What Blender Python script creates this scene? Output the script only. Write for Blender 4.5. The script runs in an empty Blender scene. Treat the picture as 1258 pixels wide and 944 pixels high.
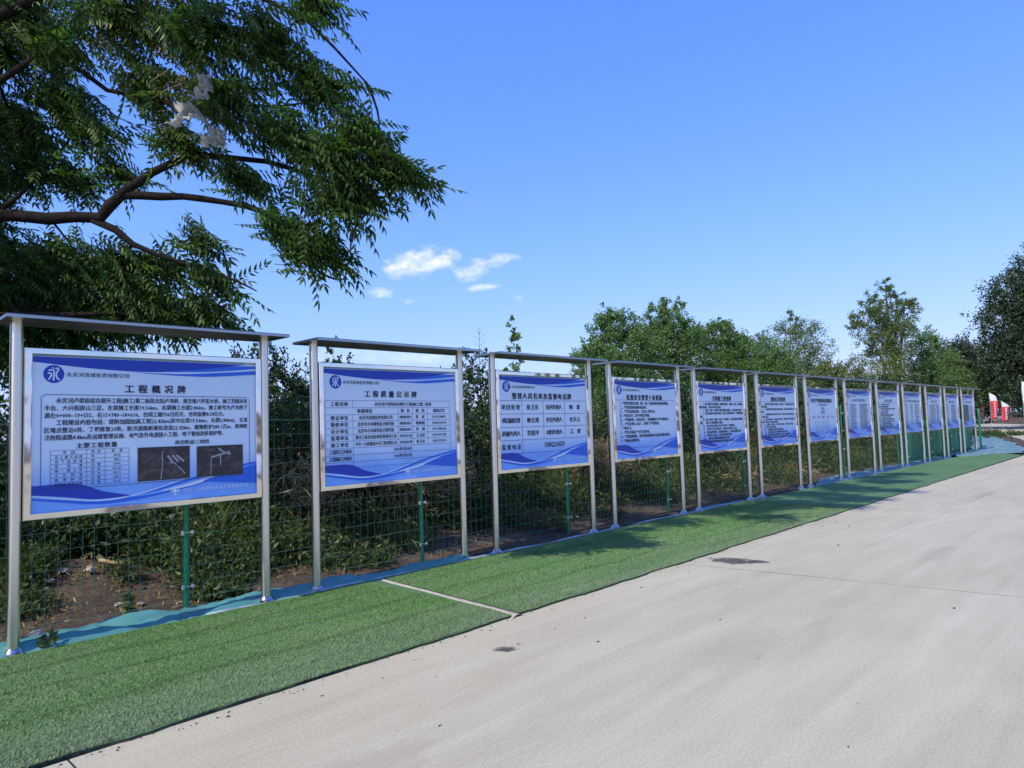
import bpy, math, random
import numpy as np
from mathutils import Vector, Matrix

S = bpy.context.scene
C = S.collection
PI = math.pi

# ------------------------------------------------------------------ camera, sky, sun, exposure
SUN_AZ, SUN_EL = math.radians(183.0), math.radians(46.0)     # azimuth counter-clockwise from +X
cam_d = bpy.data.cameras.new('camera')
cam = bpy.data.objects.new('camera', cam_d)
C.objects.link(cam)
yaw, pitch, roll = 0.7711, 0.0615, -0.0317
f = Vector((math.cos(yaw) * math.cos(pitch), math.sin(yaw) * math.cos(pitch), math.sin(pitch)))
r0 = Vector((math.sin(yaw), -math.cos(yaw), 0))
u0 = r0.cross(f)
rr = r0 * math.cos(roll) + u0 * math.sin(roll)
uu = u0 * math.cos(roll) - r0 * math.sin(roll)
cam.matrix_world = Matrix(((rr.x, uu.x, -f.x, 0), (rr.y, uu.y, -f.y, 0), (rr.z, uu.z, -f.z, 1.6), (0, 0, 0, 1)))
cam_d.sensor_width = 36
cam_d.lens = 858.94 / 1258 * 36
cam_d.clip_start = 0.1
cam_d.clip_end = 3000
S.camera = cam

W = bpy.data.worlds.new('World')
S.world = W
W.use_nodes = True
wn, wl = W.node_tree.nodes, W.node_tree.links
bg = wn['Background']
sky = wn.new('ShaderNodeTexSky')
sky.sky_type = 'NISHITA'
sky.sun_disc = False
sky.sun_elevation = SUN_EL
sky.sun_rotation = PI / 2 - SUN_AZ
sky.altitude = 50
sky.air_density = 1.0
sky.dust_density = 0.6
sky.ozone_density = 2.0
bg.inputs['Strength'].default_value = 0.15
sun_d = bpy.data.lights.new('sun', 'SUN')
sun_d.energy = 2.35
sun_d.angle = math.radians(0.53)
sun_d.color = (1.0, 0.92, 0.77)
sun = bpy.data.objects.new('sun', sun_d)
C.objects.link(sun)
sv = Vector((math.cos(SUN_AZ) * math.cos(SUN_EL), math.sin(SUN_AZ) * math.cos(SUN_EL), math.sin(SUN_EL)))
sun.rotation_euler = sv.to_track_quat('Z', 'Y').to_euler()
sun.location = sv * 40
S.view_settings.view_transform = 'Standard'
S.view_settings.look = 'None'
S.view_settings.exposure = 0.95
S.view_settings.gamma = 1.0

# clouds: a few small fair-weather clouds low in the sky, as directions on the sky itself
def M(op, a=None, b=None, c=None, nt=None):
    n = nt.nodes.new('ShaderNodeMath')
    n.operation = op
    for i, v in enumerate((a, b, c)):
        if v is None:
            continue
        if isinstance(v, (int, float)):
            n.inputs[i].default_value = v
        else:
            nt.links.new(v, n.inputs[i])
    return n.outputs[0]

def build_clouds():
    nt = W.node_tree
    tc = wn.new('ShaderNodeTexCoord')
    sep = wn.new('ShaderNodeSeparateXYZ')
    wl.new(tc.outputs['Generated'], sep.inputs[0])
    az = M('ARCTAN2', sep.outputs[1], sep.outputs[0], nt=nt)
    el = M('ARCSINE', sep.outputs[2], nt=nt)
    comb = wn.new('ShaderNodeCombineXYZ')
    wl.new(az, comb.inputs[0]); wl.new(el, comb.inputs[1])
    n1 = wn.new('ShaderNodeTexNoise')
    n1.inputs['Scale'].default_value = 42
    n1.inputs['Detail'].default_value = 7
    n1.inputs['Roughness'].default_value = 0.55
    mp = wn.new('ShaderNodeMapping')
    mp.inputs['Scale'].default_value = (1.0, 1.7, 1.0)
    wl.new(comb.outputs[0], mp.inputs[0]); wl.new(mp.outputs[0], n1.inputs['Vector'])
    nz = M('SUBTRACT', n1.outputs['Fac'], 0.5, nt=nt)
    total = None
    for (ca, ce, ra, re, tilt, dens) in CLOUDS:
        dx = M('SUBTRACT', az, ca, nt=nt)
        dy0 = M('SUBTRACT', el, ce, nt=nt)
        dy = M('ADD', dy0, M('MULTIPLY', dx, tilt, nt=nt), nt=nt)
        q = M('ADD', M('POWER', M('DIVIDE', dx, ra, nt=nt), 2.0, nt=nt), M('POWER', M('DIVIDE', dy, re, nt=nt), 2.0, nt=nt), nt=nt)
        v = M('ADD', M('SUBTRACT', 1.0, q, nt=nt), M('MULTIPLY', nz, 2.9, nt=nt), nt=nt)
        mr = wn.new('ShaderNodeMapRange')
        mr.interpolation_type = 'SMOOTHSTEP'
        mr.inputs['From Min'].default_value = 0.0
        mr.inputs['From Max'].default_value = 1.8
        mr.inputs['To Max'].default_value = dens
        wl.new(v, mr.inputs['Value'])
        total = mr.outputs[0] if total is None else M('MAXIMUM', total, mr.outputs[0], nt=nt)
    mix = wn.new('ShaderNodeMix')
    mix.data_type = 'RGBA'
    mix.clamp_factor = True
    wl.new(total, mix.inputs['Factor'])
    # the phone's colour response, the same in every direction: highlights of each channel roll off
    sp = wn.new('ShaderNodeSeparateColor')
    wl.new(sky.outputs[0], sp.inputs[0])
    cb = wn.new('ShaderNodeCombineColor')
    for ch, (A, B) in enumerate(SKY_RESPONSE):
        x = sp.outputs[ch]
        wl.new(M('DIVIDE', M('MULTIPLY', x, A, nt=nt), M('ADD', x, B, nt=nt), nt=nt), cb.inputs[ch])
    wl.new(cb.outputs[0], mix.inputs['A'])
    mix.inputs['B'].default_value = CLOUD_COL
    wl.new(mix.outputs['Result'], bg.inputs['Color'])

SKY_RESPONSE = [(12.1, 24.0), (5.55, 6.5), (5.0, 0.93)]
CLOUD_COL = (3.9, 3.95, 4.05, 1)
def azel(px, py):
    d = f * 858.94 + rr * (px - 629) - uu * (py - 472)
    return math.atan2(d.y, d.x), math.atan2(d.z, math.hypot(d.x, d.y))
CLOUDS = []
for (px, py, wx, wy, tl, dn) in [(500, 328, 34, 18, 0.05, 1.0), (526, 321, 40, 20, 0.10, 1.0), (548, 317, 20, 14, 0.0, 1.0), (588, 328, 34, 12, 0.25, 0.85), (612, 320, 30, 8, 0.12, 0.75),
                                 (592, 353, 26, 6, 0.08, 0.75), (470, 359, 20, 8, 0.05, 0.7), (577, 343, 16, 6, 0.1, 0.4), (500, 371, 9, 4, 0.2, 0.35), (637, 366, 7, 5, 0, 0.3),
                                 (440, 436, 130, 14, 0.04, 0.3), (520, 440, 70, 11, 0.04, 0.4)]:
    a, e = azel(px, py)
    CLOUDS.append((a, e, wx / 859, wy / 859, tl, dn))
build_clouds()

# ------------------------------------------------------------------ helpers
def srgb(r, g, b, a=1.0):
    def c(v):
        v /= 255.0
        return v / 12.92 if v <= 0.04045 else ((v + 0.055) / 1.055) ** 2.4
    return (c(r), c(g), c(b), a)

class MB:
    """collects faces for ONE mesh"""
    def __init__(s):
        s.v, s.f, s.m = [], [], []
    def add(s, vs, fs, mi=0):
        o = len(s.v)
        s.v.extend([tuple(v) for v in vs])
        s.f.extend([tuple(o + i for i in q) for q in fs])
        s.m.extend([mi] * len(fs))
        return s
    def box(s, x0, x1, y0, y1, z0, z1, mi=0):
        v = [(x0, y0, z0), (x1, y0, z0), (x1, y1, z0), (x0, y1, z0), (x0, y0, z1), (x1, y0, z1), (x1, y1, z1), (x0, y1, z1)]
        return s.add(v, [(0, 3, 2, 1), (4, 5, 6, 7), (0, 1, 5, 4), (1, 2, 6, 5), (2, 3, 7, 6), (3, 0, 4, 7)], mi)
    def tube(s, pts, rad, n=8, mi=0, cap=True):
        pts = [Vector(p) for p in pts]
        if isinstance(rad, (int, float)):
            rad = [rad] * len(pts)
        vs, fs = [], []
        prev = None
        for i, p in enumerate(pts):
            t = (pts[min(i + 1, len(pts) - 1)] - pts[max(i - 1, 0)]).normalized()
            if prev is None:
                a = Vector((0, 0, 1)) if abs(t.z) < 0.9 else Vector((1, 0, 0))
                u = t.cross(a).normalized()
            else:
                u = (prev - t * prev.dot(t)).normalized()
            prev = u
            w = t.cross(u)
            for k in range(n):
                a = 2 * PI * k / n
                vs.append(p + (u * math.cos(a) + w * math.sin(a)) * rad[i])
        for i in range(len(pts) - 1):
            for k in range(n):
                k2 = (k + 1) % n
                fs.append((i * n + k, i * n + k2, (i + 1) * n + k2, (i + 1) * n + k))
        if cap:
            fs.append(tuple(range(n - 1, -1, -1)))
            fs.append(tuple((len(pts) - 1) * n + k for k in range(n)))
        return s.add(vs, fs, mi)
    def lathe(s, prof, n=16, c=(0, 0), mi=0):
        vs, fs = [], []
        for (r, z) in prof:
            for k in range(n):
                a = 2 * PI * k / n
                vs.append((c[0] + r * math.cos(a), c[1] + r * math.sin(a), z))
        for i in range(len(prof) - 1):
            for k in range(n):
                k2 = (k + 1) % n
                fs.append((i * n + k, i * n + k2, (i + 1) * n + k2, (i + 1) * n + k))
        return s.add(vs, fs, mi)
    def mesh(s, name, mats, smooth=False):
        me = bpy.data.meshes.new(name)
        me.from_pydata(s.v, [], s.f)
        for m in (mats if isinstance(mats, (list, tuple)) else [mats]):
            me.materials.append(m)
        if any(s.m):
            me.polygons.foreach_set('material_index', s.m)
        if smooth:
            me.polygons.foreach_set('use_smooth', [True] * len(s.f))
        me.update()
        return me

def link(name, me, parent=None, loc=(0, 0, 0)):
    o = bpy.data.objects.new(name, me)
    C.objects.link(o)
    o.location = loc
    if parent is not None:
        o.parent = parent
    return o

def obj(name, mb, mats, parent=None, smooth=False, loc=(0, 0, 0)):
    return link(name, mb.mesh(name, mats, smooth), parent, loc)

def smooth_by_angle(me, deg=40):
    me.polygons.foreach_set('use_smooth', [True] * len(me.polygons))
    try:
        me.set_sharp_from_angle(angle=math.radians(deg))
    except Exception:
        pass

def tag(o, label=None, cat=None, group=None, kind=None):
    if label: o['label'] = label
    if cat: o['category'] = cat
    if group: o['group'] = group
    if kind: o['kind'] = kind
    return o

def empty(name, loc, label, cat, group=None, rz=0.0):
    o = bpy.data.objects.new(name, None)
    C.objects.link(o)
    o.location = loc
    o.rotation_euler = (0, 0, rz)
    o.empty_display_size = 0.2
    return tag(o, label, cat, group)

def np_mesh(name, V, F, mats, mi=None, smooth=False):
    """V (n,3) float array, F (m,k) int array of equal-sized faces"""
    me = bpy.data.meshes.new(name)
    k = F.shape[1]
    me.vertices.add(len(V)); me.loops.add(F.size); me.polygons.add(len(F))
    me.vertices.foreach_set('co', np.ascontiguousarray(V, dtype=np.float32).ravel())
    me.loops.foreach_set('vertex_index', np.ascontiguousarray(F, dtype=np.int32).ravel())
    me.polygons.foreach_set('loop_start', np.arange(0, F.size, k, dtype=np.int32))
    for m in (mats if isinstance(mats, (list, tuple)) else [mats]):
        me.materials.append(m)
    if mi is not None:
        me.polygons.foreach_set('material_index', np.asarray(mi, dtype=np.int32))
    if smooth:
        me.polygons.foreach_set('use_smooth', np.ones(len(F), dtype=bool))
    me.update(calc_edges=True)
    me.validate()
    return me

# ------------------------------------------------------------------ materials
def new_mat(name):
    m = bpy.data.materials.new(name)
    m.use_nodes = True
    nt = m.node_tree
    return m, nt, nt.nodes['Principled BSDF'], nt.nodes['Material Output']

def noise(nt, scale, detail=4, rough=0.55, vec=None, coord='Object', stretch=None, dist=0.0):
    n = nt.nodes.new('ShaderNodeTexNoise')
    n.inputs['Scale'].default_value = scale
    n.inputs['Detail'].default_value = detail
    n.inputs['Roughness'].default_value = rough
    n.inputs['Distortion'].default_value = dist
    if vec is None:
        tc = nt.nodes.new('ShaderNodeTexCoord')
        vec = tc.outputs[coord]
    if stretch:
        mp = nt.nodes.new('ShaderNodeMapping')
        mp.inputs['Scale'].default_value = stretch
        nt.links.new(vec, mp.inputs[0])
        vec = mp.outputs[0]
    nt.links.new(vec, n.inputs['Vector'])
    return n.outputs['Fac']

def ramp(nt, fac, stops):
    n = nt.nodes.new('ShaderNodeValToRGB')
    e = n.color_ramp.elements
    while len(e) > 1:
        e.remove(e[-1])
    e[0].position, e[0].color = stops[0]
    for p, c in stops[1:]:
        x = e.new(p)
        x.color = c
    nt.links.new(fac, n.inputs[0])
    return n.outputs['Color']

def mixc(nt, fac, a, b, mode='MIX'):
    n = nt.nodes.new('ShaderNodeMix')
    n.data_type = 'RGBA'
    n.blend_type = mode
    for key, v in (('Factor', fac), ('A', a), ('B', b)):
        if isinstance(v, (int, float)):
            n.inputs[key].default_value = v
        elif isinstance(v, tuple):
            n.inputs[key].default_value = v
        else:
            nt.links.new(v, n.inputs[key])
    return n.outputs['Result']

def bump(nt, h, strength, dist, bsdf):
    n = nt.nodes.new('ShaderNodeBump')
    n.inputs['Strength'].default_value = strength
    n.inputs['Distance'].default_value = dist
    nt.links.new(h, n.inputs['Height'])
    nt.links.new(n.outputs[0], bsdf.inputs['Normal'])

def plain(name, col, rough=0.6, metal=0.0, spec=0.5, var=0.12, scale=6.0):
    m, nt, b, out = new_mat(name)
    b.inputs['Roughness'].default_value = rough
    b.inputs['Metallic'].default_value = metal
    b.inputs['Specular IOR Level'].default_value = spec
    n = noise(nt, scale, 5)
    lo = tuple(c * (1 - var) for c in col[:3]) + (1,)
    hi = tuple(min(1, c * (1 + var)) for c in col[:3]) + (1,)
    nt.links.new(ramp(nt, n, [(0.3, lo), (0.7, hi)]), b.inputs['Base Color'])
    return m

def bark_mat(name, col):
    m, nt, b, out = new_mat(name)
    n = noise(nt, 16, 6, 0.7, dist=0.5)
    nt.links.new(ramp(nt, n, [(0.3, tuple(c * .55 for c in col) + (1,)), (0.7, tuple(c * 1.7 for c in col) + (1,))]), b.inputs['Base Color'])
    b.inputs['Roughness'].default_value = 0.95
    b.inputs['Specular IOR Level'].default_value = 0.15
    bump(nt, n, 1.0, 0.03, b)
    return m

def leaf_mat(name, dark, light, trans=0.3, rough=0.5, patch=0.6, tint=None, spec=0.35):
    m, nt, b, out = new_mat(name)
    geo = nt.nodes.new('ShaderNodeNewGeometry')
    c1 = ramp(nt, geo.outputs['Random Per Island'], [(0.0, dark), (0.75, light), (1.0, tuple(min(1, x * 1.35) for x in light[:3]) + (1,))])
    n = noise(nt, patch, 3)
    c2 = mixc(nt, ramp(nt, n, [(0.35, (0, 0, 0, 1)), (0.7, (1, 1, 1, 1))]), c1, tint or tuple(x * y for x, y in zip(light[:3], (1.25, 1.1, 0.8))) + (1,))
    c = mixc(nt, 0.35, c1, c2)
    nt.links.new(c, b.inputs['Base Color'])
    b.inputs['Roughness'].default_value = rough
    b.inputs['Specular IOR Level'].default_value = spec
    tr = nt.nodes.new('ShaderNodeBsdfTranslucent')
    tc = mixc(nt, 1.0, c, (1.35, 1.9, 0.75, 1), 'MULTIPLY')
    nt.links.new(tc, tr.inputs['Color'])
    ms = nt.nodes.new('ShaderNodeMixShader')
    ms.inputs[0].default_value = trans
    nt.links.new(b.outputs[0], ms.inputs[1])
    nt.links.new(tr.outputs[0], ms.inputs[2])
    nt.links.new(ms.outputs[0], out.inputs['Surface'])
    return m

def steel_mat(name, rough=0.2, col=(0.62, 0.61, 0.58), stretch=(60, 60, 1.5), amp=0.06, aniso=0.0):
    m, nt, b, out = new_mat(name)
    b.inputs['Metallic'].default_value = 1.0
    n = noise(nt, 3.0, 4, stretch=stretch)
    nt.links.new(ramp(nt, n, [(0.3, tuple(c * 0.92 for c in col) + (1,)), (0.7, col + (1,))]), b.inputs['Base Color'])
    r = nt.nodes.new('ShaderNodeMapRange')
    r.inputs['To Min'].default_value = rough - amp
    r.inputs['To Max'].default_value = rough + amp
    nt.links.new(n, r.inputs['Value'])
    nt.links.new(r.outputs[0], b.inputs['Roughness'])
    if aniso:
        tg = nt.nodes.new('ShaderNodeTangent')
        tg.direction_type = 'RADIAL'
        tg.axis = 'Z'
        nt.links.new(tg.outputs[0], b.inputs['Tangent'])
        b.inputs['Anisotropic'].default_value = aniso
        b.inputs['Anisotropic Rotation'].default_value = 0.25
    else:
        bump(nt, noise(nt, 1.5, 2), 0.4, 0.08, b)
    return m

MAT = {}
MAT['steel'] = steel_mat('brushed_steel', 0.22, (0.82, 0.77, 0.67), (8, 8, 1.5), 0.02, 0.9)
MAT['steel_flange'] = steel_mat('flange_steel', 0.2, (0.60, 0.58, 0.53), (6, 6, 6), 0.05)
MAT['steel_frame'] = steel_mat('polished_steel', 0.09, (0.82, 0.79, 0.72), (2, 2, 2), 0.04)
MAT['steel_cap'] = steel_mat('cap_steel', 0.3, (0.42, 0.42, 0.41), (4, 4, 4))
MAT['back'] = plain('galvanised_back', (0.3, 0.31, 0.32, 1), 0.5, 0.6)
MAT['navy'] = plain('print_navy', srgb(16, 62, 182), 0.35, var=0.03)
MAT['royal'] = plain('print_royal', srgb(36, 108, 228), 0.35, var=0.03)
MAT['azure'] = plain('print_azure', srgb(120, 176, 250), 0.35, var=0.03)
MAT['pale'] = plain('print_pale', srgb(232, 240, 255), 0.35, var=0.02)
MAT['ink'] = plain('print_ink', srgb(22, 26, 62), 0.4, var=0.02)
MAT['line'] = plain('print_line', srgb(52, 70, 130), 0.4, var=0.02)
MAT['white_ink'] = plain('print_white', srgb(232, 238, 250), 0.4, var=0.02)

def panel_mat():
    m, nt, b, out = new_mat('printed_panel')
    tc = nt.nodes.new('ShaderNodeTexCoord')
    sep = nt.nodes.new('ShaderNodeSeparateXYZ')
    nt.links.new(tc.outputs['Object'], sep.inputs[0])
    mr = nt.nodes.new('ShaderNodeMapRange')
    mr.inputs['From Min'].default_value = 1.06
    mr.inputs['From Max'].default_value = 2.272
    nt.links.new(sep.outputs[2], mr.inputs['Value'])
    c = ramp(nt, mr.outputs[0], [(0.0, srgb(140, 186, 254)), (0.12, srgb(134, 180, 252)), (0.34, srgb(224, 238, 255)),
                                 (0.6, srgb(230, 241, 255)), (0.86, srgb(218, 235, 255)), (1.0, srgb(206, 227, 255))])
    nt.links.new(c, b.inputs['Base Color'])
    b.inputs['Roughness'].default_value = 0.45
    b.inputs['Specular IOR Level'].default_value = 0.22
    bump(nt, noise(nt, 7, 3), 0.05, 0.02, b)
    return m
MAT['panel'] = panel_mat()

def concrete_mat():
    m, nt, b, out = new_mat('concrete')
    big = noise(nt, 0.35, 5, 0.6, coord='Object', stretch=(0.5, 1.6, 1))
    mid = noise(nt, 2.2, 6, 0.62, coord='Object', stretch=(0.35, 1.8, 1), dist=0.6)
    fine = noise(nt, 60, 4, 0.7)
    c = ramp(nt, big, [(0.3, (0.33, 0.30, 0.25, 1)), (0.5, (0.41, 0.382, 0.33, 1)), (0.7, (0.48, 0.45, 0.395, 1))])
    c = mixc(nt, 0.36, c, ramp(nt, mid, [(0.32, (0.28, 0.25, 0.205, 1)), (0.5, (0.42, 0.39, 0.335, 1)), (0.66, (0.54, 0.51, 0.45, 1))]))
    c = mixc(nt, 0.30, c, ramp(nt, fine, [(0.32, (0.19, 0.17, 0.145, 1)), (0.60, (0.58, 0.55, 0.49, 1))]))
    streak = noise(nt, 1.0, 4, 0.6, stretch=(0.09, 5.5, 1), dist=0.3)
    c = mixc(nt, 0.11, c, ramp(nt, streak, [(0.35, (0.27, 0.245, 0.205, 1)), (0.6, (0.5, 0.47, 0.41, 1))]))
    c = mixc(nt, 1.0, c, (1.06, 1.04, 0.875, 1), 'MULTIPLY')
    # darker specks and small pits
    vo = nt.nodes.new('ShaderNodeTexVoronoi')
    vo.inputs['Scale'].default_value = 5.0
    tc = nt.nodes.new('ShaderNodeTexCoord')
    nt.links.new(tc.outputs['Object'], vo.inputs['Vector'])
    sp = ramp(nt, vo.outputs['Distance'], [(0.0, (1, 1, 1, 1)), (0.045, (0, 0, 0, 1))])
    sel = ramp(nt, noise(nt, 1.7, 2), [(0.5, (0, 0, 0, 1)), (0.56, (1, 1, 1, 1))])
    spk = mixc(nt, 1.0, sp, sel, 'MULTIPLY')
    c = mixc(nt, spk, c, (0.12, 0.11, 0.10, 1))
    # stains where the photo shows them (object coordinates = metres on the ground)
    wob = noise(nt, 7.0, 6, 0.7)
    wob = M('SUBTRACT', wob, 0.5, nt=nt)
    sep = nt.nodes.new('ShaderNodeSeparateXYZ')
    nt.links.new(tc.outputs['Object'], sep.inputs[0])
    for (sx, sy, ra, rb, ang, col, k) in [(7.50, 3.86, 0.20, 0.30, 0.25, (0.055, 0.052, 0.05, 1), 0.9), (7.62, 3.62, 0.10, 0.13, 0, (0.06, 0.055, 0.05, 1), 0.85),
                                          (3.63, 3.68, 0.06, 0.11, 0.6, (0.05, 0.047, 0.045, 1), 0.9), (1.9, 2.9, 0.5, 0.22, 0.2, (0.28, 0.235, 0.18, 1), 0.22),
                                          (4.7, 2.4, 0.6, 0.2, 0.1, (0.34, 0.30, 0.24, 1), 0.3), (9.2, 2.2, 0.7, 0.16, 0, (0.32, 0.27, 0.2, 1), 0.3),
                                          (16.2, 3.0, 0.9, 0.1, 0, (0.1, 0.09, 0.085, 1), 0.2), (20.0, 2.6, 1.3, 0.09, 0, (0.1, 0.09, 0.085, 1), 0.22), (13.5, 1.8, 0.8, 0.08, 0, (0.1, 0.09, 0.085, 1), 0.15)]:
        dx = M('SUBTRACT', sep.outputs[0], sx, nt=nt)
        dy = M('SUBTRACT', sep.outputs[1], sy, nt=nt)
        ex = M('ADD', M('MULTIPLY', dx, math.cos(ang), nt=nt), M('MULTIPLY', dy, math.sin(ang), nt=nt), nt=nt)
        ey = M('SUBTRACT', M('MULTIPLY', dy, math.cos(ang), nt=nt), M('MULTIPLY', dx, math.sin(ang), nt=nt), nt=nt)
        q = M('ADD', M('POWER', M('DIVIDE', ex, ra, nt=nt), 2.0, nt=nt), M('POWER', M('DIVIDE', ey, rb, nt=nt), 2.0, nt=nt), nt=nt)
        v = M('ADD', M('SUBTRACT', 1.0, q, nt=nt), M('MULTIPLY', wob, 3.4, nt=nt), nt=nt)
        mr = nt.nodes.new('ShaderNodeMapRange')
        mr.inputs['From Max'].default_value = 0.55
        mr.inputs['To Max'].default_value = k
        nt.links.new(v, mr.inputs['Value'])
        c = mixc(nt, mr.outputs[0], c, col)
    nt.links.new(c, b.inputs['Base Color'])
    b.inputs['Roughness'].default_value = 0.85
    b.inputs['Specular IOR Level'].default_value = 0.25
    h = M('ADD', fine, M('MULTIPLY', mid, 2.0, nt=nt), nt=nt)
    bump(nt, h, 0.14, 0.003, b)
    return m
MAT['concrete'] = concrete_mat()

def soil_mat():
    m, nt, b, out = new_mat('soil')
    n1 = noise(nt, 1.6, 6, 0.65)
    n2 = noise(nt, 14, 6, 0.7)
    c = ramp(nt, n1, [(0.3, (0.04, 0.031, 0.024, 1)), (0.5, (0.085, 0.062, 0.046, 1)), (0.7, (0.18, 0.13, 0.085, 1))])
    c = mixc(nt, 0.5, c, ramp(nt, n2, [(0.35, (0.035, 0.028, 0.022, 1)), (0.68, (0.19, 0.145, 0.105, 1))]))
    nt.links.new(c, b.inputs['Base Color'])
    b.inputs['Roughness'].default_value = 0.95
    b.inputs['Specular IOR Level'].default_value = 0.15
    bump(nt, n2, 0.9, 0.05, b)
    return m
MAT['soil'] = soil_mat()

def turf_mat(name, k=1.0):
    m, nt, b, out = new_mat(name)
    geo = nt.nodes.new('ShaderNodeNewGeometry')
    n = noise(nt, 1.1, 5, 0.6, stretch=(0.35, 2.2, 1))
    c1 = ramp(nt, geo.outputs['Random Per Island'], [(0.0, (0.038 * k, 0.096 * k, 0.021 * k, 1)), (0.6, (0.078 * k, 0.172 * k, 0.040 * k, 1)), (1.0, (0.16 * k, 0.255 * k, 0.088 * k, 1))])
    c = mixc(nt, ramp(nt, n, [(0.35, (0, 0, 0, 1)), (0.75, (0.75, 0.75, 0.75, 1))]), c1, (0.155 * k, 0.215 * k, 0.105 * k, 1))
    tc = nt.nodes.new('ShaderNodeTexCoord')
    sep = nt.nodes.new('ShaderNodeSeparateXYZ')
    nt.links.new(tc.outputs['Object'], sep.inputs[0])
    wobble = M('MULTIPLY', M('SUBTRACT', noise(nt, 1.2, 3), 0.5, nt=nt), 0.22, nt=nt)
    for yy, wd in ((-0.42, 0.016), (0.12, 0.012), (0.62, 0.014), (-0.8, 0.010)):
        dd = M('ABSOLUTE', M('ADD', M('SUBTRACT', sep.outputs[1], yy, nt=nt), wobble, nt=nt), nt=nt)
        mr = nt.nodes.new('ShaderNodeMapRange')
        mr.inputs['From Min'].default_value = wd
        mr.inputs['From Max'].default_value = wd * 3.0
        mr.inputs['To Min'].default_value = 0.42
        mr.inputs['To Max'].default_value = 0.0
        nt.links.new(dd, mr.inputs['Value'])
        c = mixc(nt, mr.outputs[0], c, (0.03 * k, 0.06 * k, 0.02 * k, 1))
    # dusty towards the road
    mr = nt.nodes.new('ShaderNodeMapRange')
    mr.inputs['From Min'].default_value = -1.12
    mr.inputs['From Max'].default_value = -0.25
    mr.inputs['To Min'].default_value = 0.5
    mr.inputs['To Max'].default_value = 0.0
    nt.links.new(M('ADD', sep.outputs[1], wobble, nt=nt), mr.inputs['Value'])
    c = mixc(nt, mr.outputs[0], c, (0.16 * k, 0.19 * k, 0.13 * k, 1))
    nt.links.new(c, b.inputs['Base Color'])
    b.inputs['Roughness'].default_value = 0.55
    b.inputs['Specular IOR Level'].default_value = 0.3
    return m
MAT['blade'] = turf_mat('turf_blade', 1.56)

def turf_base_mat():
    m, nt, b, out = new_mat('turf_base')
    n = noise(nt, 1.1, 5, 0.6, stretch=(0.35, 2.2, 1))
    n2 = noise(nt, 55, 4, 0.75)
    seam = noise(nt, 0.9, 3, 0.5, stretch=(0.05, 7, 1))
    c = ramp(nt, n2, [(0.3, (0.035, 0.095, 0.03, 1)), (0.5, (0.085, 0.19, 0.065, 1)), (0.72, (0.17, 0.28, 0.13, 1))])
    c = mixc(nt, ramp(nt, n, [(0.35, (0, 0, 0, 1)), (0.75, (0.6, 0.6, 0.6, 1))]), c, (0.17, 0.25, 0.145, 1))
    c = mixc(nt, ramp(nt, seam, [(0.3, (0.35, 0.35, 0.35, 1)), (0.45, (0, 0, 0, 1))]), c, (0.03, 0.075, 0.028, 1))
    nt.links.new(c, b.inputs['Base Color'])
    b.inputs['Roughness'].default_value = 0.7
    b.inputs['Specular IOR Level'].default_value = 0.2
    bump(nt, n2, 1.0, 0.012, b)
    return m
MAT['turf_base'] = turf_base_mat()
MAT['turf_edge'] = plain('turf_backing', (0.035, 0.05, 0.034, 1), 0.9, var=0.5, scale=25)

def tarp_mat(name, c0, c1, c2):
    m, nt, b, out = new_mat(name)
    n = noise(nt, 2.2, 5, 0.6, stretch=(0.6, 2, 1))
    c = ramp(nt, n, [(0.3, c0), (0.55, c1), (0.75, c2)])
    d = noise(nt, 9, 5, 0.7)
    c = mixc(nt, ramp(nt, d, [(0.58, (0, 0, 0, 1)), (0.72, (0.55, 0.55, 0.55, 1))]), c, (0.19, 0.17, 0.13, 1))
    nt.links.new(c, b.inputs['Base Color'])
    b.inputs['Roughness'].default_value = 0.5
    b.inputs['Specular IOR Level'].default_value = 0.35
    bump(nt, noise(nt, 6, 5, 0.6, stretch=(1, 2.5, 1)), 0.5, 0.03, b)
    return m
MAT['tarp'] = tarp_mat('blue_tarp', (0.06, 0.19, 0.185, 1), (0.085, 0.265, 0.26, 1), (0.15, 0.34, 0.325, 1))
MAT['tarp_far'] = tarp_mat('bright_blue_tarp', (0.10, 0.195, 0.215, 1), (0.15, 0.265, 0.28, 1), (0.22, 0.335, 0.345, 1))
MAT['hem'] = plain('pale_hem', (0.33, 0.40, 0.47, 1), 0.6, var=0.3)
MAT['sand'] = plain('sand', (0.42, 0.38, 0.30, 1), 0.95, var=0.25, scale=30)
MAT['stone'] = plain('pale_stone', (0.36, 0.33, 0.29, 1), 0.9, var=0.3, scale=14)
MAT['wood'] = plain('dead_wood', (0.40, 0.27, 0.14, 1), 0.8, var=0.3, scale=20)
MAT['fence_green'] = plain('fence_green', (0.018, 0.21, 0.105, 1), 0.38, var=0.15)
MAT['wire'] = plain('wire_green', (0.075, 0.16, 0.11, 1), 0.5, 0.1)
MAT['clip'] = plain('galvanised_clip', (0.5, 0.55, 0.54, 1), 0.4, 0.5)
MAT['bark'] = bark_mat('bark', (0.020, 0.016, 0.014))
MAT['bark_pale'] = plain('pale_bark', (0.16, 0.14, 0.11, 1), 0.9, var=0.3, scale=12)
MAT['twig'] = plain('dry_twig', (0.20, 0.14, 0.09, 1), 0.9, var=0.3, scale=15)
MAT['seed'] = leaf_mat('seed_clusters', (0.16, 0.07, 0.02, 1), (0.28, 0.15, 0.04, 1), 0.25)
MAT['frond'] = leaf_mat('frond_leaf', (0.016, 0.042, 0.015, 1), (0.068, 0.135, 0.038, 1), 0.38, 0.42, 0.9, (0.15, 0.19, 0.05, 1))
MAT['shrub'] = leaf_mat('shrub_leaf', (0.020, 0.045, 0.014, 1), (0.062, 0.105, 0.030, 1), 0.24)
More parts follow.
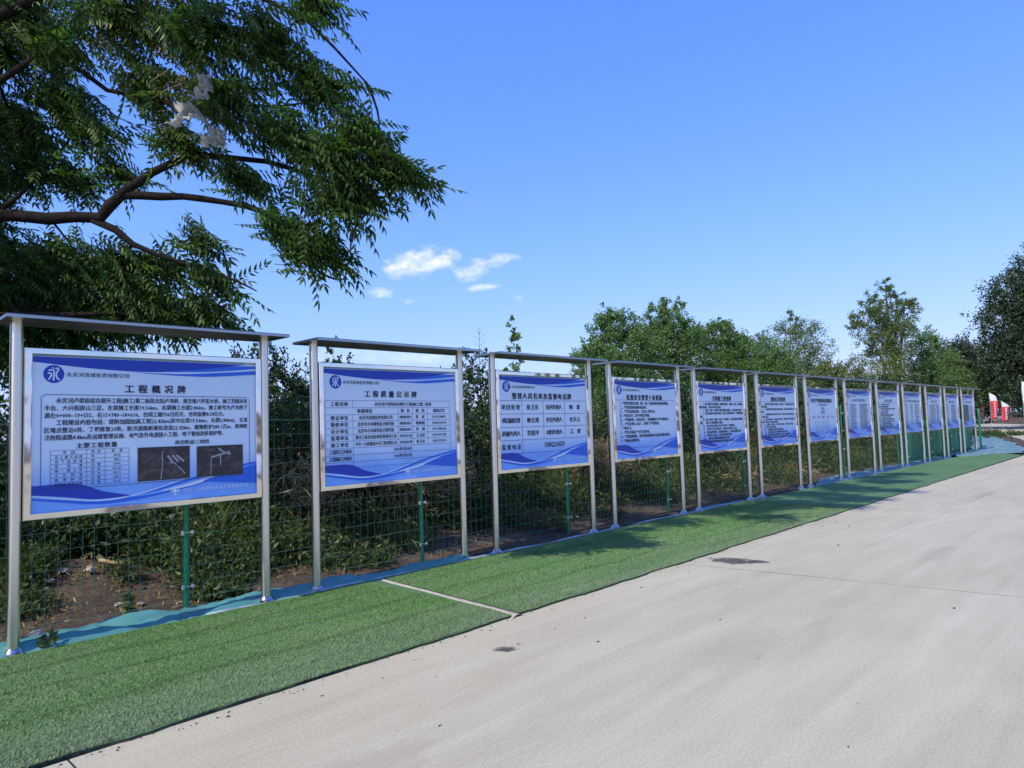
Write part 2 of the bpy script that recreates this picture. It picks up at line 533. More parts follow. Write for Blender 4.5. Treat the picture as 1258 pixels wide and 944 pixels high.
MAT['shrub_b'] = leaf_mat('shrub_leaf_dark', (0.016, 0.034, 0.014, 1), (0.044, 0.076, 0.028, 1), 0.2)
MAT['tree_a'] = leaf_mat('tree_leaf', (0.055, 0.108, 0.038, 1), (0.145, 0.225, 0.08, 1), 0.38)
MAT['tree_b'] = leaf_mat('willow_leaf', (0.055, 0.095, 0.036, 1), (0.14, 0.19, 0.075, 1), 0.36)
MAT['tree_y'] = leaf_mat('yellowish_leaf', (0.06, 0.095, 0.02, 1), (0.17, 0.20, 0.05, 1), 0.32)
MAT['tree_d'] = leaf_mat('dark_leaf', (0.022, 0.042, 0.022, 1), (0.05, 0.08, 0.042, 1), 0.18)
MAT['weed'] = leaf_mat('weed_leaf', (0.024, 0.046, 0.016, 1), (0.07, 0.105, 0.032, 1), 0.25)
MAT['dry'] = leaf_mat('dry_grass', (0.15, 0.10, 0.05, 1), (0.33, 0.25, 0.14, 1), 0.25)
MAT['screen'] = plain('green_screen', (0.03, 0.24, 0.13, 1), 0.6, var=0.3, scale=3)
MAT['flag_white'] = plain('flag_white', (0.72, 0.74, 0.78, 1), 0.7, var=0.05)
MAT['flag_red'] = plain('flag_red', (0.62, 0.045, 0.06, 1), 0.7, var=0.08)
MAT['car_paint'] = plain('car_paint', (0.5, 0.52, 0.54, 1), 0.3, 0.4, var=0.03)
MAT['glass'] = plain('car_glass', (0.02, 0.025, 0.03, 1), 0.1, var=0.02)
MAT['rubber'] = plain('rubber', (0.02, 0.02, 0.02, 1), 0.85)
MAT['debris'] = plain('dark_crumbs', (0.06, 0.05, 0.04, 1), 0.9, var=0.4, scale=20)
def plastic_mat():
    m, nt, b, out = new_mat('thin_plastic')
    b.inputs['Base Color'].default_value = (0.56, 0.56, 0.52, 1)
    b.inputs['Roughness'].default_value = 0.4
    bump(nt, noise(nt, 22, 4), 0.6, 0.02, b)
    tr = nt.nodes.new('ShaderNodeBsdfTranslucent')
    tr.inputs['Color'].default_value = (0.62, 0.62, 0.55, 1)
    ms = nt.nodes.new('ShaderNodeMixShader')
    ms.inputs[0].default_value = 0.45
    nt.links.new(b.outputs[0], ms.inputs[1]); nt.links.new(tr.outputs[0], ms.inputs[2])
    nt.links.new(ms.outputs[0], out.inputs['Surface'])
    return m
MAT['plastic'] = plastic_mat()
def photo_mat(name, seed):
    """dark aerial picture printed on the first board: brown fields and a pale structure"""
    m, nt, b, out = new_mat(name)
    n = noise(nt, 5.0 + seed, 5, 0.65, dist=1.2, stretch=(1, 1, 2.2))
    c = ramp(nt, n, [(0.3, srgb(30, 27, 36)), (0.42, srgb(60, 49, 50)), (0.5, srgb(46, 39, 45)), (0.6, srgb(92, 76, 72)), (0.72, srgb(58, 50, 60))])
    nt.links.new(c, b.inputs['Base Color'])
    b.inputs['Roughness'].default_value = 0.35
    return m
MAT['photo_a'] = photo_mat('printed_picture_a', 0.0)
MAT['photo_b'] = photo_mat('printed_picture_b', 1.7)
MAT['pic_light'] = plain('print_light_grey', srgb(170, 165, 175), 0.4, var=0.15, scale=12)
MAT['pic_green'] = plain('print_map_green', srgb(70, 100, 95), 0.4, var=0.4, scale=5)

rng = np.random.default_rng(11)
random.seed(5)

# ------------------------------------------------------------------ ground, road, turf
def vnoise(x, y, s, seed):
    """smooth value noise on a lattice"""
    r = np.random.default_rng(seed).random((64, 64))
    X, Y = np.asarray(x) / s, np.asarray(y) / s
    i, j = np.floor(X).astype(int), np.floor(Y).astype(int)
    fx, fy = X - i, Y - j
    fx, fy = fx * fx * (3 - 2 * fx), fy * fy * (3 - 2 * fy)
    a, b = r[i % 64, j % 64], r[(i + 1) % 64, j % 64]
    c, d = r[i % 64, (j + 1) % 64], r[(i + 1) % 64, (j + 1) % 64]
    return (a * (1 - fx) + b * fx) * (1 - fy) + (c * (1 - fx) + d * fx) * fy

def gz(x, y):
    """height of the soil"""
    x, y = np.asarray(x, float), np.asarray(y, float)
    t = np.clip((y - 6.55) / 1.7, 0, 1)
    t = t * t * (3 - 2 * t)
    fade = np.clip((42 - x) / 8, 0, 1)
    rough = (vnoise(x, y, 0.7, 1) - 0.5) * 0.10 + (vnoise(x, y, 0.22, 2) - 0.5) * 0.05 + (vnoise(x, y, 2.5, 3) - 0.4) * 0.22
    z = -0.12 * ((y < 3.9) & (x < 60)) - 0.035 + t * fade * (0.10 + rough)
    z = z + 0.20 * fade * np.exp(-((x - 1.9) / 0.75) ** 2 - ((y - 8.3) / 0.55) ** 2)
    z = z + 0.22 * fade * np.clip((y - 7.5) / 3, 0, 1)
    # low earth bank beyond the far bend of the road
    z = z + 0.55 * np.exp(-((x - 92) / 14) ** 2 - ((y - 14.0 - (x - 80) * 0.15) / 2.2) ** 2) * 0.0
    return z

def axis(*segs):
    a = []
    for (s, e, st) in segs:
        a.extend(np.arange(s, e - 1e-6, st))
    a.append(segs[-1][1])
    return np.array(a)
gx = axis((-900, -100, 200), (-100, -12, 22), (-12, 10, 0.12), (10, 20, 0.25), (20, 44, 0.6), (44, 120, 4), (120, 1500, 115))
gy = axis((-900, -100, 200), (-100, -10, 15), (-10, 6.2, 2.7), (6.2, 10, 0.1), (10, 14, 0.4), (14, 50, 6), (50, 1500, 145))
GX, GY = np.meshgrid(gx, gy, indexing='ij')
V = np.stack([GX, GY, gz(GX, GY)], -1).reshape(-1, 3)
ny = len(gy)
I, J = np.meshgrid(np.arange(len(gx) - 1), np.arange(ny - 1), indexing='ij')
a = (I * ny + J).ravel()
F = np.stack([a, a + ny, a + ny + 1, a + 1], 1)
tag(link('ground', np_mesh('ground', V, F, MAT['soil'], smooth=True)), kind='structure')

# road: concrete slabs between real joints, following the bend at the far end
road = bpy.data.objects.new('road', None)
C.objects.link(road)
tag(road, kind='structure')
LEFT = [(-23, 4.10), (-17, 4.12), (-11, 4.13), (-5, 4.15), (1, 4.17), (7.03, 4.285), (13, 4.35), (19, 4.40), (25, 4.44), (31, 4.5), (37, 5.05), (43, 6.0), (49.5, 7.3), (56, 8.9), (62.5, 10.6), (70, 12.7), (78, 15.2), (88, 18.8), (100, 23.5), (114, 29.5)]
def offset_pts(pts, d):
    out = []
    for i, p in enumerate(pts):
        a, b = Vector(pts[max(i - 1, 0)]), Vector(pts[min(i + 1, len(pts) - 1)])
        t = (b - a).normalized()
        out.append(Vector(p) + Vector((t.y, -t.x)) * d)
    return out
RIGHT = [offset_pts(LEFT, 20.0 if p[0] < 26 else 20.0 - 11.0 * min(1, (p[0] - 25) / 24))[i] for i, p in enumerate(LEFT)]  # near stretch widened out of view to bounce more light onto the panels
RIGHT[5] = Vector((9.5, -15.6))
sub = MB()
for i in range(len(LEFT) - 1):
    sub.add([(*LEFT[i], -0.0015), (*RIGHT[i], -0.0015), (*RIGHT[i + 1], -0.0015), (*LEFT[i + 1], -0.0015)], [(0, 1, 2, 3)])
tag(obj('road_bed', sub, MAT['rubber'], road), kind='structure')
for i in range(len(LEFT) - 1):
    a, b, c, d = Vector(LEFT[i]), Vector(RIGHT[i]), Vector(RIGHT[i + 1]), Vector(LEFT[i + 1])
    t = ((d - a).normalized()) * (0.009 if i > 4 else 0.006)
    q0 = [a + t, b + t, c - t, d - t]
    mb = MB()
    n = 30
    top, vs = [], []
    row0, row1 = [], []
    for k in range(n + 1):
        u = k / n
        w0 = 0.0025 * math.sin(k * 2.1 + i) + random.uniform(-0.002, 0.002)
        row0.append(q0[0].lerp(q0[1], u) + t * w0 * 110)
        row1.append(q0[3].lerp(q0[2], u) - t * w0 * 100)
    for p in row0: vs.append((p.x, p.y, 0))
    for p in row1: vs.append((p.x, p.y, 0))
    for p in row0: vs.append((p.x, p.y, -0.1))
    for p in row1: vs.append((p.x, p.y, -0.1))
    m = n + 1
    fs = [(k, k + 1, m + k + 1, m + k) for k in range(n)]
    fs += [(k + 1, k, 2 * m + k, 2 * m + k + 1) for k in range(n)] + [(m + k, m + k + 1, 3 * m + k + 1, 3 * m + k) for k in range(n)]
    fs += [(0, m, 3 * m, 2 * m), (n, 2 * m + n, 3 * m + n, m + n)]
    mb.add(vs, fs)
    me = mb.mesh('concrete_slab', MAT['concrete'])
    link('concrete_slab', me, road)

# crumbs lying on the concrete
mb = MB()
for _ in range(210):
    x = random.uniform(1.5, 24); y = random.uniform(-1.5, 4.0)
    if random.random() < 0.35: y = random.uniform(3.6, 4.15)
    s = random.choice([0.004, 0.005, 0.006, 0.008, 0.01, 0.016]) * random.uniform(0.7, 1.2)
    a = random.uniform(0, 6.28)
    e = random.uniform(0.35, 0.8)
    vs = []
    for k in range(6):
        b = a + k * PI / 3
        vs.append((x + s * math.cos(b) * (1 if k % 3 else 1.6), y + s * e * math.sin(b), 0.001 + 0.4 * s * random.random()))
    vs.append((x, y, s * 0.6))
    mb.add(vs, [(k, (k + 1) % 6, 6) for k in range(6)])
for _ in range(420):
    x = random.uniform(0.3, 16); y = 4.155 + 0.0115 * x - abs(random.gauss(0, .05))
    s = random.uniform(.003, .009)
    a = random.uniform(0, 6.28)
    vs = [(x + s * math.cos(a + k * PI / 2.5) * (1 + .5 * (k % 2)), y + s * math.sin(a + k * PI / 2.5), 0.001) for k in range(5)] + [(x, y, s * .8)]
    mb.add(vs, [(k, (k + 1) % 5, 5) for k in range(5)], 1 if random.random() < .55 else 0)
tag(obj('debris', mb, [MAT['debris'], MAT['stone']]), kind='stuff')

# artificial turf: two mats with a sandy gap between them
def turf_edge_y(x):
    return 4.175 + 0.0115 * x if x < 31 else 4.53
def turf_back_y(x):
    return 6.395 - 0.004 * (x if x < 33 else 33)
def make_turf(x0a, x0b, x1a, x1b, nx, label, blades):
    """x0a/x0b: x of the near end at road side / back side"""
    root = empty('artificial_turf', (x0a, 5.3, 0), label, 'artificial turf')
    mb = MB()
    nyy = 8
    vs, fs = [], []
    for i in range(nx + 1):
        u = i / nx
        for j in range(nyy + 1):
            v = j / nyy
            x = (x0a + (x0b - x0a) * v) * (1 - u) + (x1a + (x1b - x1a) * v) * u
            ya, yb = turf_edge_y(x), turf_back_y(x)
            if x > 31: ya = 4.53 + (x - 31) * 0.75
            ya = min(ya, yb - 0.02)
            w = 0.012 * math.sin(x * 3.1) + 0.008 * math.sin(x * 7.7 + 1) + 0.018 * (float(vnoise(x + 40, 7, .17, 31)) - .5) + 0.015 * (float(vnoise(x + 40, 9, .06, 32)) - .5) if j == 0 else 0
            z = 0.018 + 0.006 * math.sin(x * 1.7 + v * 5) * math.sin(v * 9)
            vs.append((x - x0a, ya + (yb - ya) * v + w - 5.3, z))
    m = nyy + 1
    for i in range(nx):
        for j in range(nyy):
            fs.append((i * m + j, (i + 1) * m + j, (i + 1) * m + j + 1, i * m + j + 1))
    mb.add(vs, fs)
    # edges of the backing
    base = [(v[0], v[1], -0.03) for v in vs]
    loop = [i * m for i in range(nx + 1)] + [nx * m + j for j in range(1, m)] + [i * m + nyy for i in range(nx - 1, -1, -1)] + [j for j in range(nyy - 1, 0, -1)]
    ev, ef = [], []
    for k, idx in enumerate(loop):
        ev.append(vs[idx]); ev.append(base[idx])
    L = len(loop)
    for k in range(L):
        k2 = (k + 1) % L
        ef.append((2 * k, 2 * k + 1, 2 * k2 + 1, 2 * k2))
    mb.add(ev, ef, 1)
    o = obj('turf_base', mb, [MAT['turf_base'], MAT['turf_edge']], root)
    # blades
    n = blades
    xa, xb = max(x0a, -0.5), min(x1a, 13)
    # more blades near the camera
    X = xa + (xb - xa) * rng.random(n) ** 1.25
    Vv = rng.random(n)
    ok = X > (x0a + (x0b - x0a) * Vv) + 0.01
    ok &= X < (x1a + (x1b - x1a) * Vv) - 0.01
    X, Vv = X[ok], Vv[ok]
    ya = 4.175 + 0.0115 * X; yb = 6.395 - 0.004 * X
    Y = ya + (yb - ya) * Vv
    z0 = 0.018 + 0.006 * np.sin(X * 1.7 + Vv * 5) * np.sin(Vv * 9)
    hgt = (0.007 + 0.008 * rng.random(len(X))) * (0.75 + 0.5 * vnoise(X, Y, 0.35, 9))
    az = rng.random(len(X)) * 2 * PI
    lean = 0.9 * hgt
    wv = 0.0012 + 0.0013 * rng.random(len(X))
    dx, dy = np.cos(az), np.sin(az)
    flow = vnoise(X, Y, 0.5, 12) * 0.8 - 0.2
    p0 = np.stack([X - dy * wv - x0a, Y + dx * wv - 5.3, z0], 1)
    p1 = np.stack([X + dy * wv - x0a, Y - dx * wv - 5.3, z0], 1)
    p2 = np.stack([X + dx * lean + flow * hgt - x0a, Y + dy * lean - 5.3, z0 + hgt], 1)
    VV = np.stack([p0, p1, p2], 1).reshape(-1, 3)
    FF = np.arange(len(VV)).reshape(-1, 3)
    b = link('blades', np_mesh('blades', VV, FF, MAT['blade']), root)
    tag(b, kind='stuff')
    return root
make_turf(-8, -8, 4.26, 4.40, 260, 'artificial green turf mat in the left foreground, before the sandy gap', 600000)
make_turf(4.35, 4.47, 33, 34.5, 420, 'long artificial green turf mat beyond the sandy gap, reaching the far end', 380000)
mb = MB()
vs, fs = [], []
for i in range(25):
    v = i / 24
    x = 4.305 + 0.13 * v
    y = 4.2 + 2.15 * v
    wdt = 0.05 * (1 - 0.55 * v) + random.uniform(-0.008, 0.008)
    vs += [(x - wdt - 0.012, y, 0.002), (x - wdt * 0.3, y, 0.017 + random.uniform(0, 0.004)), (x + wdt * 0.4, y, 0.018 + random.uniform(0, 0.004)), (x + wdt + 0.012, y, 0.002)]
for i in range(24):
    for j in range(3):
        a = i * 4 + j
        fs.append((a, a + 1, a + 5, a + 4))
mb.add(vs, fs)
tag(obj('sand_strip', mb, MAT['sand'], smooth=True), kind='stuff')

# tarps laid along the foot of the boards
def sheet(name, outline_fn, nx, nyy, x0, x1, mat, label, amp=0.03, seed=3):
    vs, fs = [], []
    xs = np.linspace(x0, x1, nx + 1)
    for i, x in enumerate(xs):
        ya, yb = outline_fn(x)
        for j in range(nyy + 1):
            v = j / nyy
            y = ya + (yb - ya) * v
            hz = float(vnoise(x * .8 + y + 50, y * 2.2, 0.28, seed)) * amp + float(vnoise(x - y * 2 + 50, y * 3, 0.085, seed + 1)) * amp * 0.45
            edge = min(v, 1 - v) * 4
            vs.append((x, y, max(float(gz(x, y)), -0.03) + 0.012 + hz * min(1, 0.25 + edge)))
    m = nyy + 1
    for i in range(nx):
        for j in range(nyy):
            fs.append((i * m + j, (i + 1) * m + j, (i + 1) * m + j + 1, i * m + j + 1))
    mb = MB(); mb.add(vs, fs)
    o = obj(name, mb, mat, smooth=True)
    return tag(o, label, 'tarpaulin')
def wob(x, a, s): return a * (math.sin(x * 2.3 + s) + 0.6 * math.sin(x * 5.1 + 2 * s) + 0.4 * math.sin(x * 11 + s))
sheet('ground_tarp', lambda x: (6.405 + wob(x, 0.008, 1), (6.93 if x < 3 else 6.93 - (x - 3) * 0.14 if x < 5.4 else 6.594 - (x - 5.4) * 0.5) + wob(x, 0.03, 2)), 260, 14, -1.5, 5.75, MAT['tarp'],
      'teal blue tarpaulin strip along the foot of the first two boards', 0.085, 5)
sheet('ground_tarp', lambda x: (6.40, 6.42 + 0.26 * math.sin(PI * (x - 10.6) / 3.1) ** 0.7 + wob(x, 0.015, 2)), 60, 6, 10.6, 13.7, MAT['tarp_far'],
      'short blue tarpaulin scrap below the fifth board, beside bare soil', 0.03, 8)
sheet('ground_tarp', lambda x: (6.38, 6.45 + 0.6 * min(1, (x - 16.4) / 2.5) + wob(x, 0.05, 4)), 110, 8, 16.4, 29.5, MAT['tarp_far'],
      'bright blue tarpaulin strip along the foot of the far boards', 0.05, 11)
def far_outline(x):
    ya = 4.62 + max(0, x - 31) * 0.10 + max(0, x - 37) * 0.14 if x > 33 else 6.34 - (x - 29.5) * 0.45
    yb = 6.95 + max(0, x - 36) * 0.22
    return (max(ya, 4.62) + wob(x * 0.4, 0.10, 3), yb + wob(x * 0.3, 0.12, 1))
sheet('ground_tarp', far_outline, 90, 16, 29.6, 56, MAT['tarp_far'], 'wide bright blue tarpaulin spread past the turf end at the road bend', 0.10, 15)
# pale folded hem showing behind the turf
mb = MB()
pts = [(x, 6.415 + 0.012 * math.sin(x * 2.1), 0.012 + 0.008 * math.sin(x * 3.3)) for x in np.arange(2.6, 14.2, 0.2)]
mb.tube(pts, [0.014 + 0.006 * math.sin(i * 1.3) for i in range(len(pts))], 6)
tag(obj('tarp_hem', mb, MAT['hem'], smooth=True), 'pale blue folded hem lying between the turf and the boards', 'hem')

# ------------------------------------------------------------------ notice boards
X0, PITCH, YB, WID = 1.1894, 2.5483, 6.479, 2.0041
PW, PH = 1.796, 1.212           # printed area
PX, PZT = 0.104, 2.272          # left edge (from left post centre) and top
YP = -0.012                     # panel face, relative to the posts' plane
cache = {}

def post_mesh():
    mb = MB()
    mb.lathe([(0.0435, 0.0), (0.0435, 2.53)], 28)
    return mb.mesh('post', MAT['steel'], True)
def flange_mesh():
    mb = MB()
    mb.lathe([(0.098, -0.03), (0.1, 0.006), (0.096, 0.014), (0.078, 0.022), (0.062, 0.036), (0.055, 0.052), (0.047, 0.06), (0.0436, 0.06)], 28)
    return mb.mesh('flange', MAT['steel_flange'], True)
def cap_mesh():
    mb = MB()
    x0, x1, y0, y1 = -0.115, WID + 0.125, -0.285, 0.215
    b = 0.006
    z0, z1 = 2.53, 2.558
    v = [(x0, y0, z0), (x1, y0, z0), (x1, y1, z0), (x0, y1, z0),
         (x0, y0, z1 - b), (x1, y0, z1 - b), (x1, y1, z1 - b), (x0, y1, z1 - b),
         (x0 + b, y0 + b, z1), (x1 - b, y0 + b, z1), (x1 - b, y1 - b, z1), (x0 + b, y1 - b, z1)]
    mb.add(v, [(0, 3, 2, 1), (0, 1, 5, 4), (1, 2, 6, 5), (2, 3, 7, 6), (3, 0, 4, 7), (4, 5, 9, 8), (5, 6, 10, 9), (6, 7, 11, 10), (7, 4, 8, 11), (8, 9, 10, 11)])
    return mb.mesh('cap', MAT['steel_cap'])
def frame_mesh():
    """mitred stainless steel box frame: profile swept round a rectangle"""
    mb = MB()
    ox0, ox1, oz0, oz1 = 0.0445, WID - 0.0445, 1.0, 2.337
    # profile: (inset from the outer edge, depth y)
    prof = [(0.0, 0.045), (0.0, -0.030), (0.006, -0.038), (0.046, -0.038), (0.052, -0.034), (0.0585, -0.013), (0.0585, 0.0)]
    vs, fs = [], []
    for (ins, y) in prof:
        vs += [(ox0 + ins, y, oz0 + ins), (ox1 - ins, y, oz0 + ins), (ox1 - ins, y, oz1 - ins), (ox0 + ins, y, oz1 - ins)]
    for i in range(len(prof) - 1):
        for k in range(4):
            k2 = (k + 1) % 4
            fs.append((i * 4 + k, i * 4 + k2, (i + 1) * 4 + k2, (i + 1) * 4 + k))
    mb.add(vs, fs)
    return mb.mesh('frame', MAT['steel_frame'])
def panel_mesh():
    mb = MB()
    mb.box(PX - 0.004, PX + PW + 0.004, YP, 0.04, PZT - PH - 0.004, PZT + 0.004)
    return mb.mesh('panel', MAT['panel'])

def P3(s, t, lay):
    """point on the print: s to the right, t down from the top edge, lay = layer number"""
    return (PX + s, YP - 0.0007 * lay, PZT - t)

def curve_pts(pts, n=24):
    """Catmull-Rom through (s, t) points"""
    out = []
    P = [pts[0]] + list(pts) + [pts[-1]]
    for i in range(1, len(P) - 2):
        for k in range(n):
            u = k / n
            q = []
            for d in range(2):
                a, b, c, e = P[i - 1][d], P[i][d], P[i + 1][d], P[i + 2][d]
                q.append(0.5 * ((2 * b) + (-a + c) * u + (2 * a - 5 * b + 4 * c - e) * u * u + (-a + 3 * b - 3 * c + e) * u ** 3))
            out.append(tuple(q))
    out.append(tuple(pts[-1]))
    return out
def resample(pts, xs):
    a = np.array(curve_pts(pts))
    return np.interp(xs, a[:, 0], a[:, 1])
def band(mb, top, bot, s0, s1, lay, mi, n=48):
    xs = np.linspace(s0, s1, n + 1)
    ta = np.clip(resample(top, xs), 0, PH); tb = np.clip(resample(bot, xs), 0, PH)
    vs = []
    for x, p, q in zip(xs, ta, tb):
        q = max(q, p + 1e-4)
        vs += [P3(x, p, lay), P3(x, q, lay)]
    mb.add(vs, [(2 * i, 2 * i + 1, 2 * i + 3, 2 * i + 2) for i in range(n)], mi)
def wave_mesh():
    mb = MB()
    H = PH
    # top sweep
    band(mb, [(0, 0), (PW, 0)], [(0, .045), (.45, .086), (.85, .098), (1.2, .075), (1.5, .032), (1.72, 0.0)], 0, 1.72, 1, 0)
    band(mb, [(.95, .093), (1.3, .058), (1.6, .02), (PW, .012)], [(.95, .094), (1.3, .083), (1.55, .064), (PW, .038)], .95, PW, 2, 1)
    band(mb, [(.7, .103), (1.1, .108), (1.4, .09), (PW, .058)], [(.7, .104), (1.1, .124), (1.4, .124), (PW, .093)], .7, PW, 3, 1)
    # bottom sweep
    band(mb, [(0, H - .20), (.3, H - .195), (.5, H - .12), (.72, H - .066)], [(0, H - .13), (.2, H - .10), (.45, H - .06), (.72, H - .065)], 0, .72, 1, 0)
    band(mb, [(0, H - .105), (.2, H - .075), (.45, H - .045), (.7, H - .062), (1.0, H - .125), (1.3, H - .2), (1.55, H - .25), (PW, H - .29)],
         [(0, H - .092), (.2, H - .055), (.45, H - .018), (.7, H - .022), (1.0, H - .062), (1.3, H - .12), (1.55, H - .18), (PW, H - .25)], 0, PW, 2, 1)
    band(mb, [(0, H - .125), (.2, H - .093), (.45, H - .054), (.7, H - .066), (1.0, H - .135), (1.2, H - .2)],
         [(0, H - .118), (.2, H - .082), (.45, H - .043), (.7, H - .057), (1.0, H - .127), (1.2, H - .196)], 0, 1.2, 3, 3)
    band(mb, [(.66, H - .055), (.9, H - .085), (1.2, H - .155), (1.5, H - .225), (PW, H - .27)], [(.66, H - .054), (.9, H - .066), (1.2, H - .122), (1.5, H - .185), (PW, H - .25)], .66, PW, 4, 2)
    band(mb, [(.95, H - .085), (1.2, H - .135), (1.42, H - .19), (1.6, H - .235)], [(.95, H - .08), (1.2, H - .108), (1.42, H - .168), (1.6, H - .233)], .95, 1.6, 5, 3)
    band(mb, [(1.3, H - .14), (1.5, H - .20), (PW, H - .262)], [(1.3, H - .139), (1.5, H - .115), (PW, H - .085)], 1.3, PW, 6, 1)
    band(mb, [(.25, H - .03), (.5, H - .012), (.7, H - .016), (1.0, H - .048), (1.3, H - .1)], [(.25, H - .026), (.5, H - .006), (.7, H - .006), (1.0, H - .036), (1.3, H - .094)], .25, 1.3, 6, 2)
    return mb.mesh('wave_band', [MAT['navy'], MAT['royal'], MAT['azure'], MAT['pale']])

def disc(mb, s, t, ra, rb, lay, mi=0, n=32):
    vs = [P3(s + ra * math.cos(2 * PI * k / n), t + rb * math.sin(2 * PI * k / n), lay) for k in range(n)]
    mb.add(vs, [tuple(range(n))], mi)
def stroke(mb, pts, w, lay, mi=0):
    """flat ribbon along (s, t) points"""
    pts = [Vector(p) for p in pts]
    vs = []
    for i, p in enumerate(pts):
        d = (pts[min(i + 1, len(pts) - 1)] - pts[max(i - 1, 0)]).normalized()
        nrm = Vector((-d.y, d.x))
        ww = w[i] if isinstance(w, (list, tuple)) else w
        vs += [P3(*(p + nrm * ww / 2), lay), P3(*(p - nrm * ww / 2), lay)]
    mb.add(vs, [(2 * i, 2 * i + 1, 2 * i + 3, 2 * i + 2) for i in range(len(pts) - 1)], mi)
def emblem_mesh():
    mb = MB()
    cs, ct, R = .142, .137, .072
    disc(mb, cs, ct, R, R, 2, 0)
    k = R
    def q(*p): return [(cs + a * k, ct + b * k) for a, b in p]
    L = 3
    stroke(mb, q((-.18, -.74), (-.02, -.60)), .11 * k, L, 1)
    stroke(mb, q((-.50, -.40), (-.2, -.46), (.02, -.38), (.0, -.1), (-.02, .3), (-.03, .72)), .15 * k, L, 1)
    stroke(mb, q((-.58, -.08), (-.3, -.1), (-.22, -.02), (-.30, .3), (-.52, .62)), .14 * k, L, 1)
    stroke(mb, q((.46, -.62), (.36, -.34), (.22, -.12), (.22, .18), (.34, .48), (.54, .64)), .15 * k, L, 1)
    stroke(mb, q((.12, -.62), (.34, -.66), (.46, -.62)), .13 * k, L, 1)
    return mb.mesh('emblem', [MAT['navy'], MAT['white_ink']])

FONTMESH = {}
def glyphs(body, bold):
    key = body
    if key in FONTMESH:
        return FONTMESH[key]
    cu = bpy.data.curves.new('tmp_text', 'FONT')
    cu.body = body
    cu.size = 1.0
    cu.resolution_u = 1
    o = bpy.data.objects.new('tmp_text', cu)
    C.objects.link(o)
    dg = bpy.context.evaluated_depsgraph_get()
    ev = o.evaluated_get(dg)
    me = ev.to_mesh()
    v = np.zeros(len(me.vertices) * 3)
    me.vertices.foreach_get('co', v)
    v = v.reshape(-1, 3)[:, :2].copy()
    fs = [tuple(p.vertices) for p in me.polygons]
    ev.to_mesh_clear()
    bpy.data.objects.remove(o)
    bpy.data.curves.remove(cu)
    FONTMESH[key] = (v, fs)
    return v, fs
def text(mb, body, s0, t, em, width=None, align='L', bold=0.012, lay=8, mi=0):
    """s0: left edge / centre / right edge; t: vertical middle of the line; em: character height; width: fitted width"""
    v, fs = glyphs(body, bold)
    if not len(v):
        return
    x0, x1 = v[:, 0].min(), v[:, 0].max()
    sy = em / 1.0
    sx = (width / (x1 - x0)) if width else sy
    w = (x1 - x0) * sx
    left = {'L': s0, 'C': s0 - w / 2, 'R': s0 - w}[align]
    if bold < 0.018: offs = [(-.5, 0), (.5, 0)]
    elif bold < 0.028: offs = [(-.7, .35), (.7, -.35), (0, 0)]
    else: offs = [(-.8, .55), (.8, .55), (-.8, -.55), (.8, -.55), (0, 0)]
    k = max(bold, 0.014) * (1.25 if bold > 0.028 else 1.7)
    for n, (ox, oy) in enumerate(offs):
        vs = [P3(left + (a + ox * k - x0) * sx, t - (b + oy * k - 0.36) * sy, lay + 0.06 * n) for a, b in v]
        mb.add(vs, fs, mi)
def spaced(mb, body, s0, s1, t, em, bold=0.02, lay=8, mi=0):
    """characters spread evenly from s0 to s1"""
    n = len(body)
    for i, ch in enumerate(body):
        if ch == ' ':
            continue
        c = s0 + em / 2 + (s1 - s0 - em) * (i / max(1, n - 1))
        text(mb, ch, c, t, em, em * (0.92 if ch not in '一二三十' else 0.86) if ch not in '1234567890.、' else None, 'C', bold, lay, mi)
def hline(mb, s0, s1, t, w=0.0032, lay=7): stroke(mb, [(s0, t), (s1, t)], w, lay)
def vline(mb, s, t0, t1, w=0.0032, lay=7): stroke(mb, [(s, t0), (s, t1)], w, lay)

HDR = '永定河流域投资有限公司'
FOOT = '中交一公局集团水利工程有限公司'
def common(ink, footer):
    spaced(ink, HDR, .228, .69, .139, .040, 0.012)
    mbf = footer
    spaced(mbf, FOOT, 1.13, 1.72, PH - .072, .036, 0.012, 9, 0)
    cs, ct, k = 1.062, PH - .075, .05
    for a in range(4):
        b = a * PI / 2
        d = Vector((math.cos(b), math.sin(b))); e = Vector((-d.y, d.x))
        p = Vector((cs, ct))
        mbf.add([P3(*(p + d * k), 9), P3(*(p + (d + e) * k * .16), 9), P3(*p, 9), P3(*(p + (d - e) * k * .16), 9)], [(0, 1, 2, 3)])
    for a in range(8):
        b = a * PI / 4 + PI / 8
        d = Vector((math.cos(b), math.sin(b)))
        stroke(mbf, [Vector((cs, ct)) + d * k * .55, Vector((cs, ct)) + d * k * .8], .006, 9)

